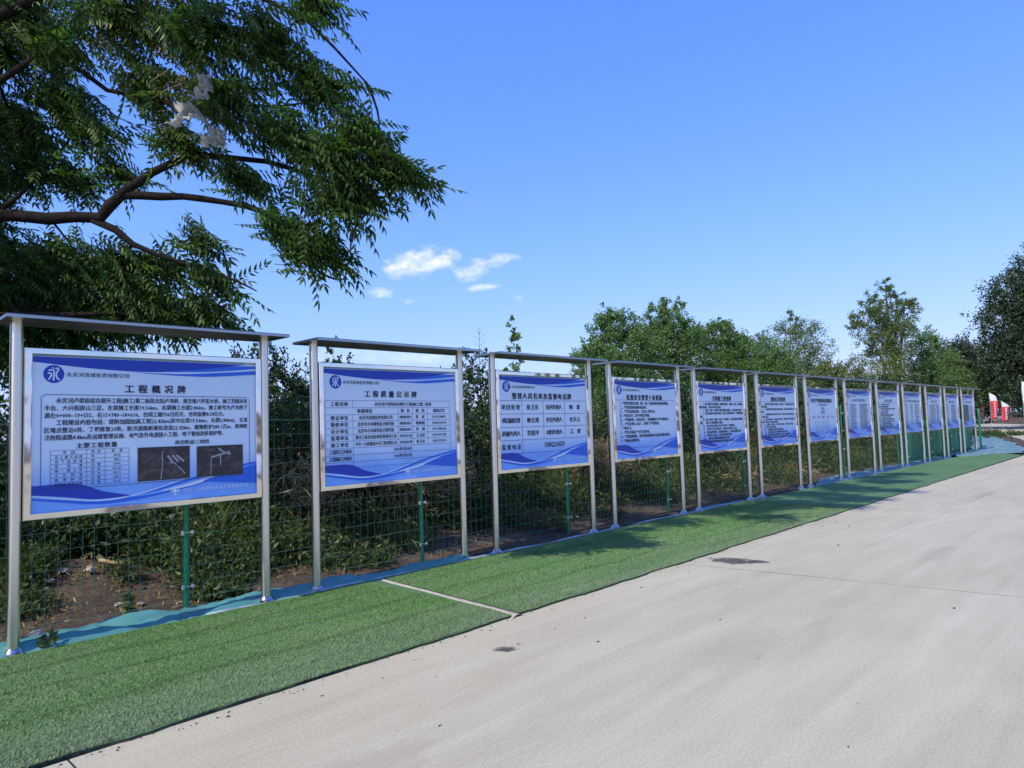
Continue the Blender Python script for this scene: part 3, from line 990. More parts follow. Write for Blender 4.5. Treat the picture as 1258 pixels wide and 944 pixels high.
def board1(ink, lin):
    spaced(ink, '工程概况牌', .655, 1.155, .248, .074, 0.03)
    stroke(lin, [(.085, .300), (1.715, .312), (1.742, .335), (1.742, 1.035), (1.72, 1.046), (.085, 1.052), (.058, 1.03), (.058, .322), (.085, .300)], .0045, 7)
    L = ['永定河卢梁段综合提升工程(施工)第二标段北起卢沟桥、南至南六环宏水桥，施工范围涉及',
         '丰台、大兴和房山三区。左堤施工长度19.56km、右堤施工长度2.86km，施工桩号为卢沟桥下',
         '游左0+000~19+555、右15+749~18+610。合同工期736日历天、合同金额8.54亿元。',
         '工程建设内容包括：堤防加固加高工程22.42km(其中左堤19.56km、右堤2.86km)、主流',
         '区堵点整治6处、丁坝修复20处、防汛道路新建及改造22.42km、植物防护280.1万m、南地防',
         '汛抢险道路4.8km及运维管理设施、电气及外电源接入工程、地下管线改移保护等。']
    ts = [.347, .406, .465, .522, .582, .641]
    wd = [(.16, 1.722), (.08, 1.722), (.08, 1.50), (.16, 1.722), (.08, 1.722), (.08, 1.49)]
    for b, t, (a, c) in zip(L, ts, wd):
        text(ink, b, a, t + 0.002, .047, c - a, 'L', 0.02)
    spaced(ink, '主要工程数量', .30, .60, .712, .047, 0.022)
    spaced(ink, '典型断面三维图', 1.06, 1.36, .716, .043, 0.016)
    x = [.122, .374, .508, .69]
    t0, t1, n = .745, 1.032, 8
    for i in range(n + 1): hline(lin, x[0], x[-1], t0 + (t1 - t0) * i / n, .0026)
    for a in x: vline(lin, a, t0, t1, .0026)
    rows = [('项目', '单位', '数量'), ('拆上重式结构', '处', '8898'), ('地下连续墙', '座', '8857'), ('堤顶路', '公里', '18.80'), ('坡一般土方', '万方', '256.89'), ('土方回填', '万方', '80.15'), ('植物防护', '公里', '280.1'), ('新建改造等道路', '公里', '22.42')]
    for i, rw in enumerate(rows):
        t = t0 + (t1 - t0) * (i + .5) / n
        for j, wdt in enumerate((.17 if i else .06, .045, .06)):
            c = (x[j] + x[j + 1]) / 2
            if j == 2 and i: text(ink, rw[j], c, t, .026, None, 'C', 0.012)
            else: spaced(ink, rw[j], c - wdt / 2 - .012, c + wdt / 2 + .012, t, .025, 0.014)

def board2(ink, lin):
    spaced(ink, '工程质量公示牌', .50, 1.215, .262, .076, 0.03)
    x0, xr = .012, 1.715
    t = [.335 + i * .0715 for i in range(10)]
    t = [.335, .412, .485, .556, .627, .698, .769, .842, .916, .99]
    for a in t: hline(lin, x0, xr, a)
    hline(lin, x0, xr, 1.05, .002)
    vline(lin, x0, t[0], 1.05); vline(lin, xr, t[0], 1.05)
    vline(lin, .346, t[0], t[1]); vline(lin, .346, t[2], 1.05)
    for a in (.944, 1.15, 1.37): vline(lin, a, t[1], t[7])
    def mid(i): return (t[i] + (t[i + 1] if i < 9 else 1.05)) / 2
    spaced(ink, '工程名称', .075, .29, mid(0), .05)
    text(ink, '永定河卢梁段综合提升工程(施工)第二标段', 1.03, mid(0), .045, .80, 'C', 0.02)
    spaced(ink, '参建单位', .40, .60, mid(1), .05)
    for b, c, w in (('职务', 1.047, .13), ('姓名', 1.26, .13), ('联系方式', 1.545, .18)): spaced(ink, b, c - w / 2, c + w / 2, mid(1), .046)
    for i, (a, b, c, d, e) in enumerate([('建设单位', '永定河流域投资有限公司', '项目负责人', '张 松', '13934138832'), ('勘察单位', '北京市水利规划设计研究院', '项目负责人', '杨晓明', '13681568198'),
                                        ('设计单位', '北京市水利规划设计研究院', '项目负责人', '李 明', '13911484628'), ('监理单位', '黄河工程咨询监理有限责任公司', '项目总监', '王立民', '15033332188'),
                                        ('施工单位', '中交一公局集团水利工程有限公司', '项目经理', '徐卫东', '15810775510')]):
        m = mid(i + 2)
        spaced(ink, a, .075, .29, m, .05)
        text(ink, b, .645, m, .047, min(.54, .040 * len(b)), 'C', 0.02)
        spaced(ink, c, .96, 1.135, m, .037)
        spaced(ink, d, 1.195, 1.325, m, .042)
        text(ink, e, 1.545, m, .046, .21, 'C', 0.016)
    spaced(ink, '工程开工时间', .05, .32, mid(7), .05)
    spaced(ink, '工程竣工时间', .05, .32, mid(8), .05)
    text(ink, '2023年3月28日', 1.0, mid(7), .045, .25, 'C', 0.02)
    text(ink, '2026年3月14日', 1.0, mid(8), .045, .25, 'C', 0.02)

def board3(ink, lin):
    spaced(ink, '管理人员名单及监督电话牌', .24, 1.47, .262, .09, 0.03)
    x = [.0, .424, .855, 1.312, 1.77]
    t = [.322, .50, .675, .848, 1.025]
    for a in t: hline(lin, x[0], x[-1], a, .005)
    vline(lin, x[1], t[0], t[4], .005)
    for a in x[2:4]: vline(lin, a, t[0], t[3], .005)
    rows = [('项目经理', '徐卫东', '技术负责人', '陶 璟'), ('项目副经理', '鲍志勇', '安全负责人', '杜先立'), ('质量负责人', '符国平', '材料负责人', '江 辉')]
    for i, rw in enumerate(rows):
        m = (t[i] + t[i + 1]) / 2
        for j, b in enumerate(rw):
            c = (x[j] + x[j + 1]) / 2
            w = .35 if j in (0, 2) else .24
            spaced(ink, b, c - w / 2, c + w / 2, m, .076 if j else .074, 0.022)
    m = (t[3] + t[4]) / 2
    spaced(ink, '监督电话', .035, .39, m, .074, 0.022)
    text(ink, '15802210559', 1.08, m - .01, .098, .42, 'C', 0.02)

def para(ink, lines, s, t0, dt, em, bold=0.022, wmax=1.6):
    for i, (ind, b, w) in enumerate(lines):
        text(ink, b, s + ind, t0 + dt * i, em, min(w, wmax - ind) if w else None, 'L', bold)

def board4(ink, lin):
    spaced(ink, '起重安全管理十条措施', .33, 1.36, .255, .09, 0.034)
    stroke(lin, [(.012, .300), (1.73, .300), (1.73, 1.06), (.012, 1.06), (.012, .300)], .005, 7)
    L = ['一、严格落实起重作业方案、审批、交底、检查验收和旁站监督管理制度。', '二、严禁起重机械带病运转。', '三、严禁违章指挥，无证上岗作业。', '四、严禁无信号、信号不明起吊重物。',
         '五、严禁超载、斜拉歪吊，吊物捆绑不牢不得起吊。', '六、严禁吊物上站人，吊臂下严禁停留。', '七、严禁酒后上岗。', '八、严禁大风雷雨天气进行吊装作业。', '九、严禁随意拆除、损坏起重机械的安全保护装置及限位。', '十、严禁夜间无照明作业。']
    W = [1.42, .76, 1.02, .84, 1.42, 1.12, .30, .82, 1.44, .52]
    for i, (b, w) in enumerate(zip(L, W)):
        text(ink, b, .13, .352 + i * .066, .055, w, 'L', 0.022)

def rules(title, tw, rows, em=.054, dt=.062, t0=.36):
    def fn(ink, lin):
        spaced(ink, title, .9 - tw / 2, .9 + tw / 2, .255, .095, 0.034)
        hline(lin, .03, 1.76, .31, .005)
        for i, (ind, b, w) in enumerate(rows):
            text(ink, b, .05 + ind, t0 + dt * i, em, w, 'L', 0.024)
    return fn
board5 = rules('文明施工管理牌', .74, [(.1, '一、施工现场实行封闭管理，围挡整洁美观，设置统一标志，现场道路', 1.58), (0, '硬化畅通，排水良好无积水。', .82), (.1, '二、材料、构件、机具按平面布置图堆放整齐，标识清楚并挂牌', 1.52), (.1, '三、建筑垃圾集中存放及时清运，做到工完料净场地清，不得随意抛撒', 1.58), (0, '遗洒。', .12),
                                  (.1, '四、施工人员统一佩戴工作证件，着装整齐，遵守现场各项管理制', 1.56), (0, '度，讲文明懂礼貌。', .86), (.1, '五、办公区生活区施工区分开设置，保持整洁。', 1.24), (.1, '六、食堂卫生符合要求，炊事人员持证上岗。', 1.32), (.12, '七、宿舍通风明亮，床铺叠放整齐，生活用品摆放有序', 1.46), (.12, '八、厕所专人清扫，定期消毒保持清洁。', 1.08), (.12, '九、现场设置吸烟室饮水处。', 1.0), (.12, '十、采取措施降低噪声和扬尘污染。', 1.16)], .05, .058)
board6 = rules('消防保卫管理牌', .74, [(.1, '一、建立健全消防保卫责任制度，明确责任人，落实逐级防火责任制', 1.58), (0, '和检查制度。', .3), (.1, '二、现场配备足够的消防器材并定期检查，保持消防通道畅通无阻', 1.56), (0, '碍物。', .12), (.1, '三、易燃易爆物品专库存放专人保管，动火作业必须办理动火审批', 1.56), (0, '手续并监护。', .34), (.1, '四、现场严禁吸烟，严禁私拉乱接电线，严禁使用大功率电器设备', 1.56), (0, '及明火取暖。', .82), (.1, '五、加强门卫管理，外来人员登记，材料出门凭证。', 1.5), (.08, '六、夜间设专人巡逻值班。', .6), (.12, '七、定期组织消防演练培训。', .94), (.12, '八、发现火情立即报警组织扑救。', 1.16), (.12, '九、贵重物品妥善保管，防止丢失被盗。', 1.28), (.12, '十、发生治安案件及时报告保护现场。', 1.3)], .046, .054)
def board7(ink, lin):
    spaced(ink, '安全生产管理机构（组织图）', .2, 1.55, .27, .105, 0.03)
    text(ink, '永定河卢梁段综合提升工程', .92, .37, .05, .6, 'C')
    for t, b in ((.46, '项目经理'), (.55, '项目副经理')):
        text(ink, b, .92, t, .05, None, 'C')
        stroke(lin, [(.78, t - .03), (1.06, t - .03), (1.06, t + .03), (.78, t + .03), (.78, t - .03)], .004, 7)
        vline(lin, .92, t + .03, t + .06)
    hline(lin, .32, 1.52, .61)
    for c, b in zip((.32, .62, .92, 1.22, 1.52), ('工程部', '安质部', '物机部', '合约部', '办公室')):
        vline(lin, c, .61, .64)
        text(ink, b, c, .67, .05, .17, 'C')
    hline(lin, .35, 1.3, .74)
    for i, c in enumerate(np.linspace(.42, 1.25, 8)):
        for k in range(7):
            text(ink, '施工班组安全员'[k], c, .79 + k * .042, .04, None, 'C', 0.006)
def table_board(title, tw, cols, n, gap=None):
    def fn(ink, lin):
        spaced(ink, title, .9 - tw / 2, .9 + tw / 2, .255, .085, 0.03)
        for i in range(n):
            t = .37 + i * (.68 / n)
            for (a, w, b) in cols:
                text(ink, b, a, t, .042, w * (0.8 + 0.2 * ((i * 7 + 3) % 5) / 4), 'L', 0.018)
            hline(lin, .06, 1.72, t + .34 / n, .003)
    return fn
board8 = table_board('入场安全须知牌示', 1.1, [(.2, .5, '进入施工现场必须'), (.95, .65, '戴好安全帽系好帽带')], 11)
board9 = rules('安全生产牌', .62, [(.06, '一、坚持安全第一预防为主', .9), (.02, '进入现场必须戴安全帽', .8), (.02, '二、高处作业必须系好安全带并穿防滑鞋，严禁抛物', 1.4), (.02, '三、非电工不得私接电源', .8), (.02, '严禁酒后作业', .74), (.02, '四、机械设备必须有可靠的防护装置和接地保护', 1.25), (.02, '五、特种作业持证上岗', .96), (.02, '六、洞口临边设置防护栏杆和明显的警示标志牌', 1.3), (.02, '七、施工用电实行三级配电两级保护，一机一闸', 1.35), (.02, '八、严禁违章指挥违章作业', 1.05), (.02, '九、定期进行安全检查消除隐患', 1.15), (.02, '十、发生事故立即上报', 1.3)], .055, .062)
board10 = table_board('施工现场重大危险源公示牌', 1.6, [(.14, .22, '危险源'), (.6, .3, '部位名称'), (1.1, .55, '控制防范措施责任人')], 9)
board11 = table_board('环境保护牌', .7, [(.3, .8, '减少扬尘噪声污染保护环境'), (1.2, .35, '责任到人')], 11)
board12 = table_board('绿色施工承诺公示', .9, [(.14, .2, '节水'), (.7, .8, '采取节能节地节材措施保护水源')], 11)
def board13(ink, lin):
    spaced(ink, '施工现场平面布置图', .3, 1.5, .255, .085, 0.03)
    for i in range(9): text(ink, '图例说明施工道路', 1.1, .42 + i * .065, .045, .5, 'L', 0.02)
BOARDS = [board1, board2, board3, board4, board5, board6, board7, board8, board9, board10, board11, board12, board13]
BL = ['nearest notice board in the row, blue print with two dark pictures and a small table',
      'second notice board from the left, nine row table of small text and numbers',
      'third notice board from the left, large four column name grid and one phone number',
      'fourth notice board from the left, boxed list of ten short lines under a bold title',
      'fifth notice board from the left, dense paragraphs, above a blue tarpaulin scrap',
      'sixth notice board from the left, dense paragraphs reaching down to the waves',
      'seventh notice board from the left, mostly empty print with a faint tree chart',
      'eighth notice board from the left, two columns of pale grey text lines',
      'ninth notice board from the left, closely spaced full width lines under a short title',
      'tenth notice board from the left, wide dark title over a three column table',
      'eleventh notice board from the left, fourth from the far end, pale grey print',
      'twelfth notice board from the left, last but one, darker blue print',
      'farthest notice board at the end of the row, grey print with a dark map picture']

def lines_mat(k): return MAT['line']
meshes = dict(post=post_mesh(), flange=flange_mesh(), cap=cap_mesh(), frame=frame_mesh(), panel=panel_mesh(), wave=wave_mesh(), emblem=emblem_mesh())
me_back = MB(); me_back.box(PX - 0.02, PX + PW + 0.02, 0.0402, 0.05, PZT - PH - 0.03, PZT + 0.03)
meshes['back'] = me_back.mesh('back_panel', MAT['back'])
for k in range(13):
    gap = 0.0
    root = empty('notice_board', (X0 + PITCH * k, YB, 0.0), BL[k], 'notice board', 'stainless steel notice boards in a row along the fence')
    jr = random.Random(900 + k)
    root.rotation_euler = (math.radians(jr.uniform(-.25, .25)), math.radians(jr.uniform(-.12, .12)), math.radians(jr.uniform(-.5, .5)) if k else 0)
    for sx in (0.0, WID):
        p = link('post', meshes['post'], root, (sx, 0, 0))
        link('flange', meshes['flange'], p)
    link('cap', meshes['cap'], root)
    link('frame', meshes['frame'], root)
    pan = link('panel', meshes['panel'], root)
    link('back_panel', meshes['back'], root)
    link('wave_band', meshes['wave'], pan)
    link('emblem', meshes['emblem'], pan)
    ink, lin, ft = MB(), MB(), MB()
    common(ink, ft)
    BOARDS[k](ink, lin)
    tag(obj('lettering', ink, MAT['ink'], pan), kind='stuff')
    if lin.f: obj('table_lines', lin, MAT['line'], pan)
    tag(obj('footer_lettering', ft, MAT['white_ink'], pan), kind='stuff')
    if k == 0:
        for nm, a, b, pm in (('printed_picture', (.757, .748), (1.188, 1.036), 'photo_a'), ('printed_picture', (1.25, .756), (1.676, 1.036), 'photo_b')):
            mb = MB()
            mb.add([P3(a[0], a[1], 8), P3(b[0], a[1], 8), P3(b[0], b[1], 8), P3(a[0], b[1], 8)], [(0, 3, 2, 1)], 0)
            w, hh = b[0] - a[0], b[1] - a[1]
            def Q(*p): return [(a[0] + u * w, a[1] + v * hh) for u, v in p]
            if pm == 'photo_a':
                stroke(mb, Q((.05, .8), (.25, .42), (.42, .2)), .012, 9, 2)
                stroke(mb, Q((.46, .15), (.46, .6), (.43, .97)), .007, 9, 1)
                for dx in (0, .09, .17): stroke(mb, Q((.56 + dx, .27), (.66 + dx * 1.3, .47)), .018, 9, 1)
                stroke(mb, Q((.6, .48), (.72, .52), (.73, .6)), .01, 10, 1)
                stroke(mb, Q((.76, .62), (.84, .72), (.9, .85)), .010, 9, 1)
            else:
                stroke(mb, Q((.3, .38), (.5, .3), (.7, .22)), .016, 9, 1)
                stroke(mb, Q((.46, .1), (.56, .22), (.72, .3)), .016, 9, 1)
                stroke(mb, Q((.1, .35), (.3, .28)), .03, 9, 2)
                stroke(mb, Q((.5, .32), (.5, .66)), .010, 10, 1)
                stroke(mb, Q((.3, .4), (.29, .95)), .006, 9, 1)
                stroke(mb, Q((.68, .5), (.97, .62)), .02, 9, 2)
            obj(nm, mb, [MAT[pm], MAT['pic_light'], MAT['photo_b']], pan)
    if k == 12:
        mb = MB()
        a, b = (.12, .36), (.95, 1.02)
        mb.add([P3(a[0], a[1], 8), P3(b[0], a[1], 8), P3(b[0], b[1], 8), P3(a[0], b[1], 8)], [(0, 3, 2, 1)])
        obj('printed_picture', mb, MAT['pic_green'], pan)

# ------------------------------------------------------------------ wire fence
YF = 6.86
fence = empty('wire_fence', (-2.8, YF, 0), 'green wire mesh fence on round green posts standing behind the notice boards', 'fence')
pxs = [-3.2, -0.3, 2.6, 5.39, 8.18, 10.98, 13.95, 16.85, 19.82, 22.7, 25.65, 28.55, 31.5]
def fence_post():
    mb = MB()
    mb.lathe([(0.027, -0.25), (0.027, 1.86)], 14)
    return mb.mesh('fence_post', MAT['fence_green'], True)
def cap_m():
    mb = MB(); mb.lathe([(0.031, 1.84), (0.031, 1.875), (0.022, 1.893), (0.001, 1.9)], 14)
    return mb.mesh('post_cap', MAT['fence_green'], True)
fp, fc = fence_post(), cap_m()
cl = MB(); cl.box(-0.055, -0.035, -0.045, -0.02, -0.02, 0.02); cl.box(0.035, 0.055, -0.045, -0.02, -0.015, 0.015)
cl.tube([(-0.06, -0.032, 0), (0.06, -0.032, 0)], 0.004, 5)
clm = cl.mesh('clip', MAT['clip'])
for x in pxs:
    zg = float(gz(x, YF))
    p = link('fence_post', fp, fence, (x + 2.8, 0, zg + 0.02))
    link('post_cap', fc, p)
    for z in (0.22, 0.72, 1.22, 1.7):
        link('clip', clm, p, (0, 0, z))
for i in range(len(pxs) - 1):
    mb = MB()
    a, b = pxs[i] + 0.05, pxs[i + 1] - 0.05
    za, zb = float(gz(a, YF)) + 0.12, float(gz(b, YF)) + 0.12
    n = int(round((b - a) / 0.0915))
    def zz(u): return za + (zb - za) * u
    def sag(u, v): return 0.012 * math.sin(u * 9 + i) * math.sin(v * 3 + i)
    for k in range(n + 1):
        u = k / n
        x = a + (b - a) * u + random.uniform(-0.003, 0.003)
        mb.tube([(x - pxs[i], sag(u, 0) - 0.03, zz(u)), (x - pxs[i] + random.uniform(-.008, .008), sag(u, .5) - 0.03, zz(u) + 0.85), (x - pxs[i], sag(u, 1) - 0.03, zz(u) + 1.66)], 0.0026, 3, cap=False)
    for j in range(12):
        v = j / 11
        pts = [(a + (b - a) * u - pxs[i], sag(u, v) - 0.03, zz(u) + 1.66 * v + 0.006 * math.sin(u * 14 + j)) for u in np.linspace(0, 1, 9)]
        mb.tube(pts, 0.0024 if 0 < j < 11 else 0.0034, 3, cap=False)
    obj('mesh_panel', mb, MAT['wire'], fence, loc=(pxs[i] + 2.8, 0, 0))

# green dust screen at the far end of the fence
def screen(x0, y0, x1, y1, h, label, n=70, seed=1, dz=0.0):
    root = None
    vs, fs = [], []
    d = Vector((x1 - x0, y1 - y0)); nrm = Vector((-d.y, d.x)).normalized()
    for i in range(n + 1):
        u = i / n
        off = 0.05 * math.sin(u * n * 0.9 + seed) + 0.03 * math.sin(u * n * 0.37)
        for j in range(7):
            v = j / 6
            p = Vector((x0, y0)) + d * u + nrm * off * (0.5 + 0.5 * v)
            vs.append((p.x - x0, p.y - y0, -0.05 + v * (h + 0.07 * math.sin(u * 21 + seed))))
    for i in range(n):
        for j in range(6):
            a = i * 7 + j
            fs.append((a, a + 7, a + 8, a + 1))
    mb = MB(); mb.add(vs, fs)
    o = obj('dust_screen', mb, MAT['screen'], smooth=True, loc=(x0, y0, dz))
    sm = o.modifiers.new('solidify', 'SOLIDIFY'); sm.thickness = 0.012
    return tag(o, label, 'dust screen')
screen(25.2, 6.98, 35.9, 7.05, 1.35, 'green plastic dust screen hung low on the fence under the farthest boards', 90, 1)
screen(36.25, 6.72, 37.3, 7.0, 1.75, 'upright green dust screen closing the end of the board row', 16, 2)

# ------------------------------------------------------------------ plants
def leaf_arrays(P, D, L, Wd, rg, fold=0.25, up=None):
    """quads (n*4,3): base, side, tip, side; D unit directions"""
    n = len(P)
    R = rg.normal(size=(n, 3))
    if up is not None:
        R = R * (1 - up) + np.array([0, 0, 1.0]) * up * 2
    side = np.cross(D, R)
    side /= np.linalg.norm(side, axis=1, keepdims=True) + 1e-9
    nrm = np.cross(side, D)
    L = L[:, None]; Wd = Wd[:, None]
    mid = P + D * L * 0.42
    a = mid + side * Wd * 0.5 + nrm * Wd * fold
    b = mid - side * Wd * 0.5 + nrm * Wd * fold
    t = P + D * L - nrm * L * 0.08
    V = np.stack([P, a, t, b], 1).reshape(-1, 3)
    return V

def unit(a):
    return a / (np.linalg.norm(a, axis=-1, keepdims=True) + 1e-9)

def cloud(lobes, n, rg, L, Wd, clump=0.16, perclump=26, wind=(0.25, -0.2, 0.0), droop=-0.15, shell=0.45, spread=1.0):
    """leaves gathered in twig clumps through the lobes' volume; lobes (x,y,z,rx,ry,rz)"""
    lob = np.array(lobes, float)
    wgt = lob[:, 3] * lob[:, 4] * lob[:, 5]
    wgt = wgt ** 0.75
    wgt /= wgt.sum()
    nc = max(6, n // perclump)
    idx = rg.choice(len(lob), nc, p=wgt)
    d = unit(rg.normal(size=(nc, 3)))
    rad = shell + (1 - shell) * rg.random(nc) ** 0.6
    rad *= 1 + 0.22 * rg.normal(size=nc) * (rg.random(nc) < 0.35)
    c = lob[idx, :3] + d * rad[:, None] * lob[idx, 3:6]
    out = d * lob[idx, 3:6]
    out = unit(out + np.array(wind) + np.array([0, 0, droop]) + 0.5 * rg.normal(size=(nc, 3)))
    ci = rg.integers(0, nc, n)
    scale = lob[idx[ci], 3:6].mean(1) * clump
    along = rg.random(n) - 0.35
    P = c[ci] + out[ci] * (along * scale * 2.6)[:, None] + rg.normal(size=(n, 3)) * (scale * 0.55)[:, None]
    D = unit(out[ci] * 0.8 + rg.normal(size=(n, 3)) * 0.75 * spread + np.array([0, 0, droop]))
    s = 0.65 + 0.7 * rg.random(n)
    V = leaf_arrays(P, D, L * s, Wd * s, rg)
    return V, c, out

def quads(n):
    return np.arange(n * 4).reshape(-1, 4)

def bez(a, b, c, n):
    return [(1 - t) ** 2 * a + 2 * t * (1 - t) * b + t * t * c for t in np.linspace(0, 1, n)]

def tree(name, label, base, lobes, n, L, Wd, mat, trunk_r, bark, seed, group=None, cat='tree', clump=0.16, perclump=26, wind=(0.25, -0.2, 0.0), droop=-0.15, shell=0.4, stems=1, trunk_top=None, twigs=70, fork=0.45):
    rg = np.random.default_rng(seed)
    root = empty(name, base, label, cat, group)
    V, cc, out = cloud(lobes, n, rg, L, Wd, clump, perclump, wind, droop, shell)
    cr = link('crown', np_mesh('crown', V, quads(n), mat), root)
    lob = np.array(lobes, float)
    top = lob[:, 2].max()
    mb = MB()
    for s in range(stems):
        off = np.array([rg.normal() * trunk_r * 2.5 * (stems > 1), rg.normal() * trunk_r * 2.5 * (stems > 1), 0])
        cen = np.array([np.average(lob[:, 0], weights=lob[:, 3]), np.average(lob[:, 1], weights=lob[:, 3]), top * 0.8])
        if stems > 1:
            cen[:2] += rg.normal(size=2) * lob[:, 3].mean() * 0.5
        mid = np.array([off[0] + cen[0] * 0.3 + rg.normal() * 0.05 * top, off[1] + cen[1] * 0.3 + rg.normal() * 0.05 * top, top * 0.42])
        pts = bez(off + np.array([0, 0, -0.15]), mid, cen, 9)
        rad = [trunk_r * (1.25 if i == 0 else 1) * (1 - 0.88 * i / 8) for i in range(9)]
        mb.tube(pts, rad, 7)
        if s == 0:
            main = pts
    link('trunk', mb.mesh('trunk', bark, True), root)
    mb = MB()
    for l in lob:
        i = int(np.clip(fork * 8 + rg.integers(-1, 3), 1, 6))
        st = main[i]
        en = l[:3]
        md = (st + en) / 2 + np.array([0, 0, 0.12 * np.linalg.norm(en - st)]) + rg.normal(size=3) * 0.06 * np.linalg.norm(en - st)
        r = trunk_r * 0.42
        mb.tube(bez(st, md, en, 6), [r * (1 - 0.75 * q / 5) for q in range(6)], 5, cap=False)
    tw = rg.choice(len(cc), min(twigs, len(cc)), replace=False)
    for q in tw:
        l = lob[np.argmin(np.linalg.norm((lob[:, :3] - cc[q]) / lob[:, 3:6], axis=1))]
        st = l[:3] + (cc[q] - l[:3]) * 0.1
        md = (st + cc[q]) / 2 + rg.normal(size=3) * 0.05 * l[3]
        mb.tube(bez(st, md, cc[q] + out[q] * l[3] * 0.12, 5), [trunk_r * 0.16, trunk_r * 0.13, trunk_r * 0.10, trunk_r * 0.07, trunk_r * 0.03], 4, cap=False)
    link('branches', mb.mesh('branches', bark, True), root)
    return root

def auto_lobes(H, R, z0, k, seed, squash=0.8, rx=0.45):
    rg = np.random.default_rng(seed)
    out = []
    for i in range(k):
        u = (i + 0.5) / k
        z = z0 + (H - z0) * (0.15 + 0.78 * u)
        rr_ = R * math.sin(PI * min(0.95, 0.25 + 0.72 * u)) ** 0.8
        a = i * 2.4 + rg.random()
        r = R * rx * (0.8 + 0.5 * rg.random())
        out.append((math.cos(a) * max(0, rr_ - r) * 1.0, math.sin(a) * max(0, rr_ - r) * 1.0, min(z, H - r * squash * 0.8), r, r, r * squash))
    return out

# --- the big tree that overhangs the first boards ------------------------------------------------
def frond_mesh(seed, L, pairs, curl):
    rg = np.random.default_rng(seed)
    vs, fs = [], []
    mi = []
    def rach(t):
        return np.array([L * t, 0.0 + 0.04 * L * math.sin(t * 3 + seed), -curl * L * t * t])
    def leaflet(p, d, ln, wd, nz):
        d = d / np.linalg.norm(d)
        side = np.cross(d, np.array([0, 0, 1.0]) + nz); side /= np.linalg.norm(side)
        nn = np.cross(side, d)
        o = len(vs)
        for (u, w, z) in ((0, 0, 0), (.22, .5, .10), (.55, .42, .08), (1, 0, -.10), (.55, -.42, .08), (.22, -.5, .10)):
            vs.append(p + d * ln * u + side * wd * w + nn * (z * wd * 1.2 if u < 1 else z * ln))
        fs.append((o, o + 1, o + 2, o + 3)); fs.append((o, o + 3, o + 4, o + 5))
        mi.extend([0, 0])
    for i in range(pairs):
        t = 0.14 + 0.84 * i / (pairs - 1)
        p = rach(t)
        tan = rach(min(1, t + .02)) - rach(t - .02); tan /= np.linalg.norm(tan)
        k = 1.0 - 0.35 * abs(t - 0.45)
        for s in (-1, 1):
            d = tan * (0.45 + 0.3 * t) + np.array([0, s * 1.0, 0]) + np.array([0, 0, -0.35]) + rg.normal(size=3) * 0.14
            leaflet(p, d, 0.102 * k * (0.8 + 0.4 * rg.random()), 0.030 * k, rg.normal(size=3) * 0.25)
    leaflet(rach(1.0), rach(1.0) - rach(.95), 0.09, 0.032, np.zeros(3))
    # rachis as a thin ribbon
    for i in range(6):
        a, b = rach(i / 6), rach((i + 1) / 6)
        o = len(vs)
        w = 0.0035 * (1 - 0.7 * i / 6)
        vs.extend([a + np.array([0, w, 0]), a - np.array([0, w, 0]), b - np.array([0, w * .8, 0]), b + np.array([0, w * .8, 0])])
        fs.append((o, o + 1, o + 2, o + 3)); mi.append(0)
    return np.array(vs), np.array(fs)

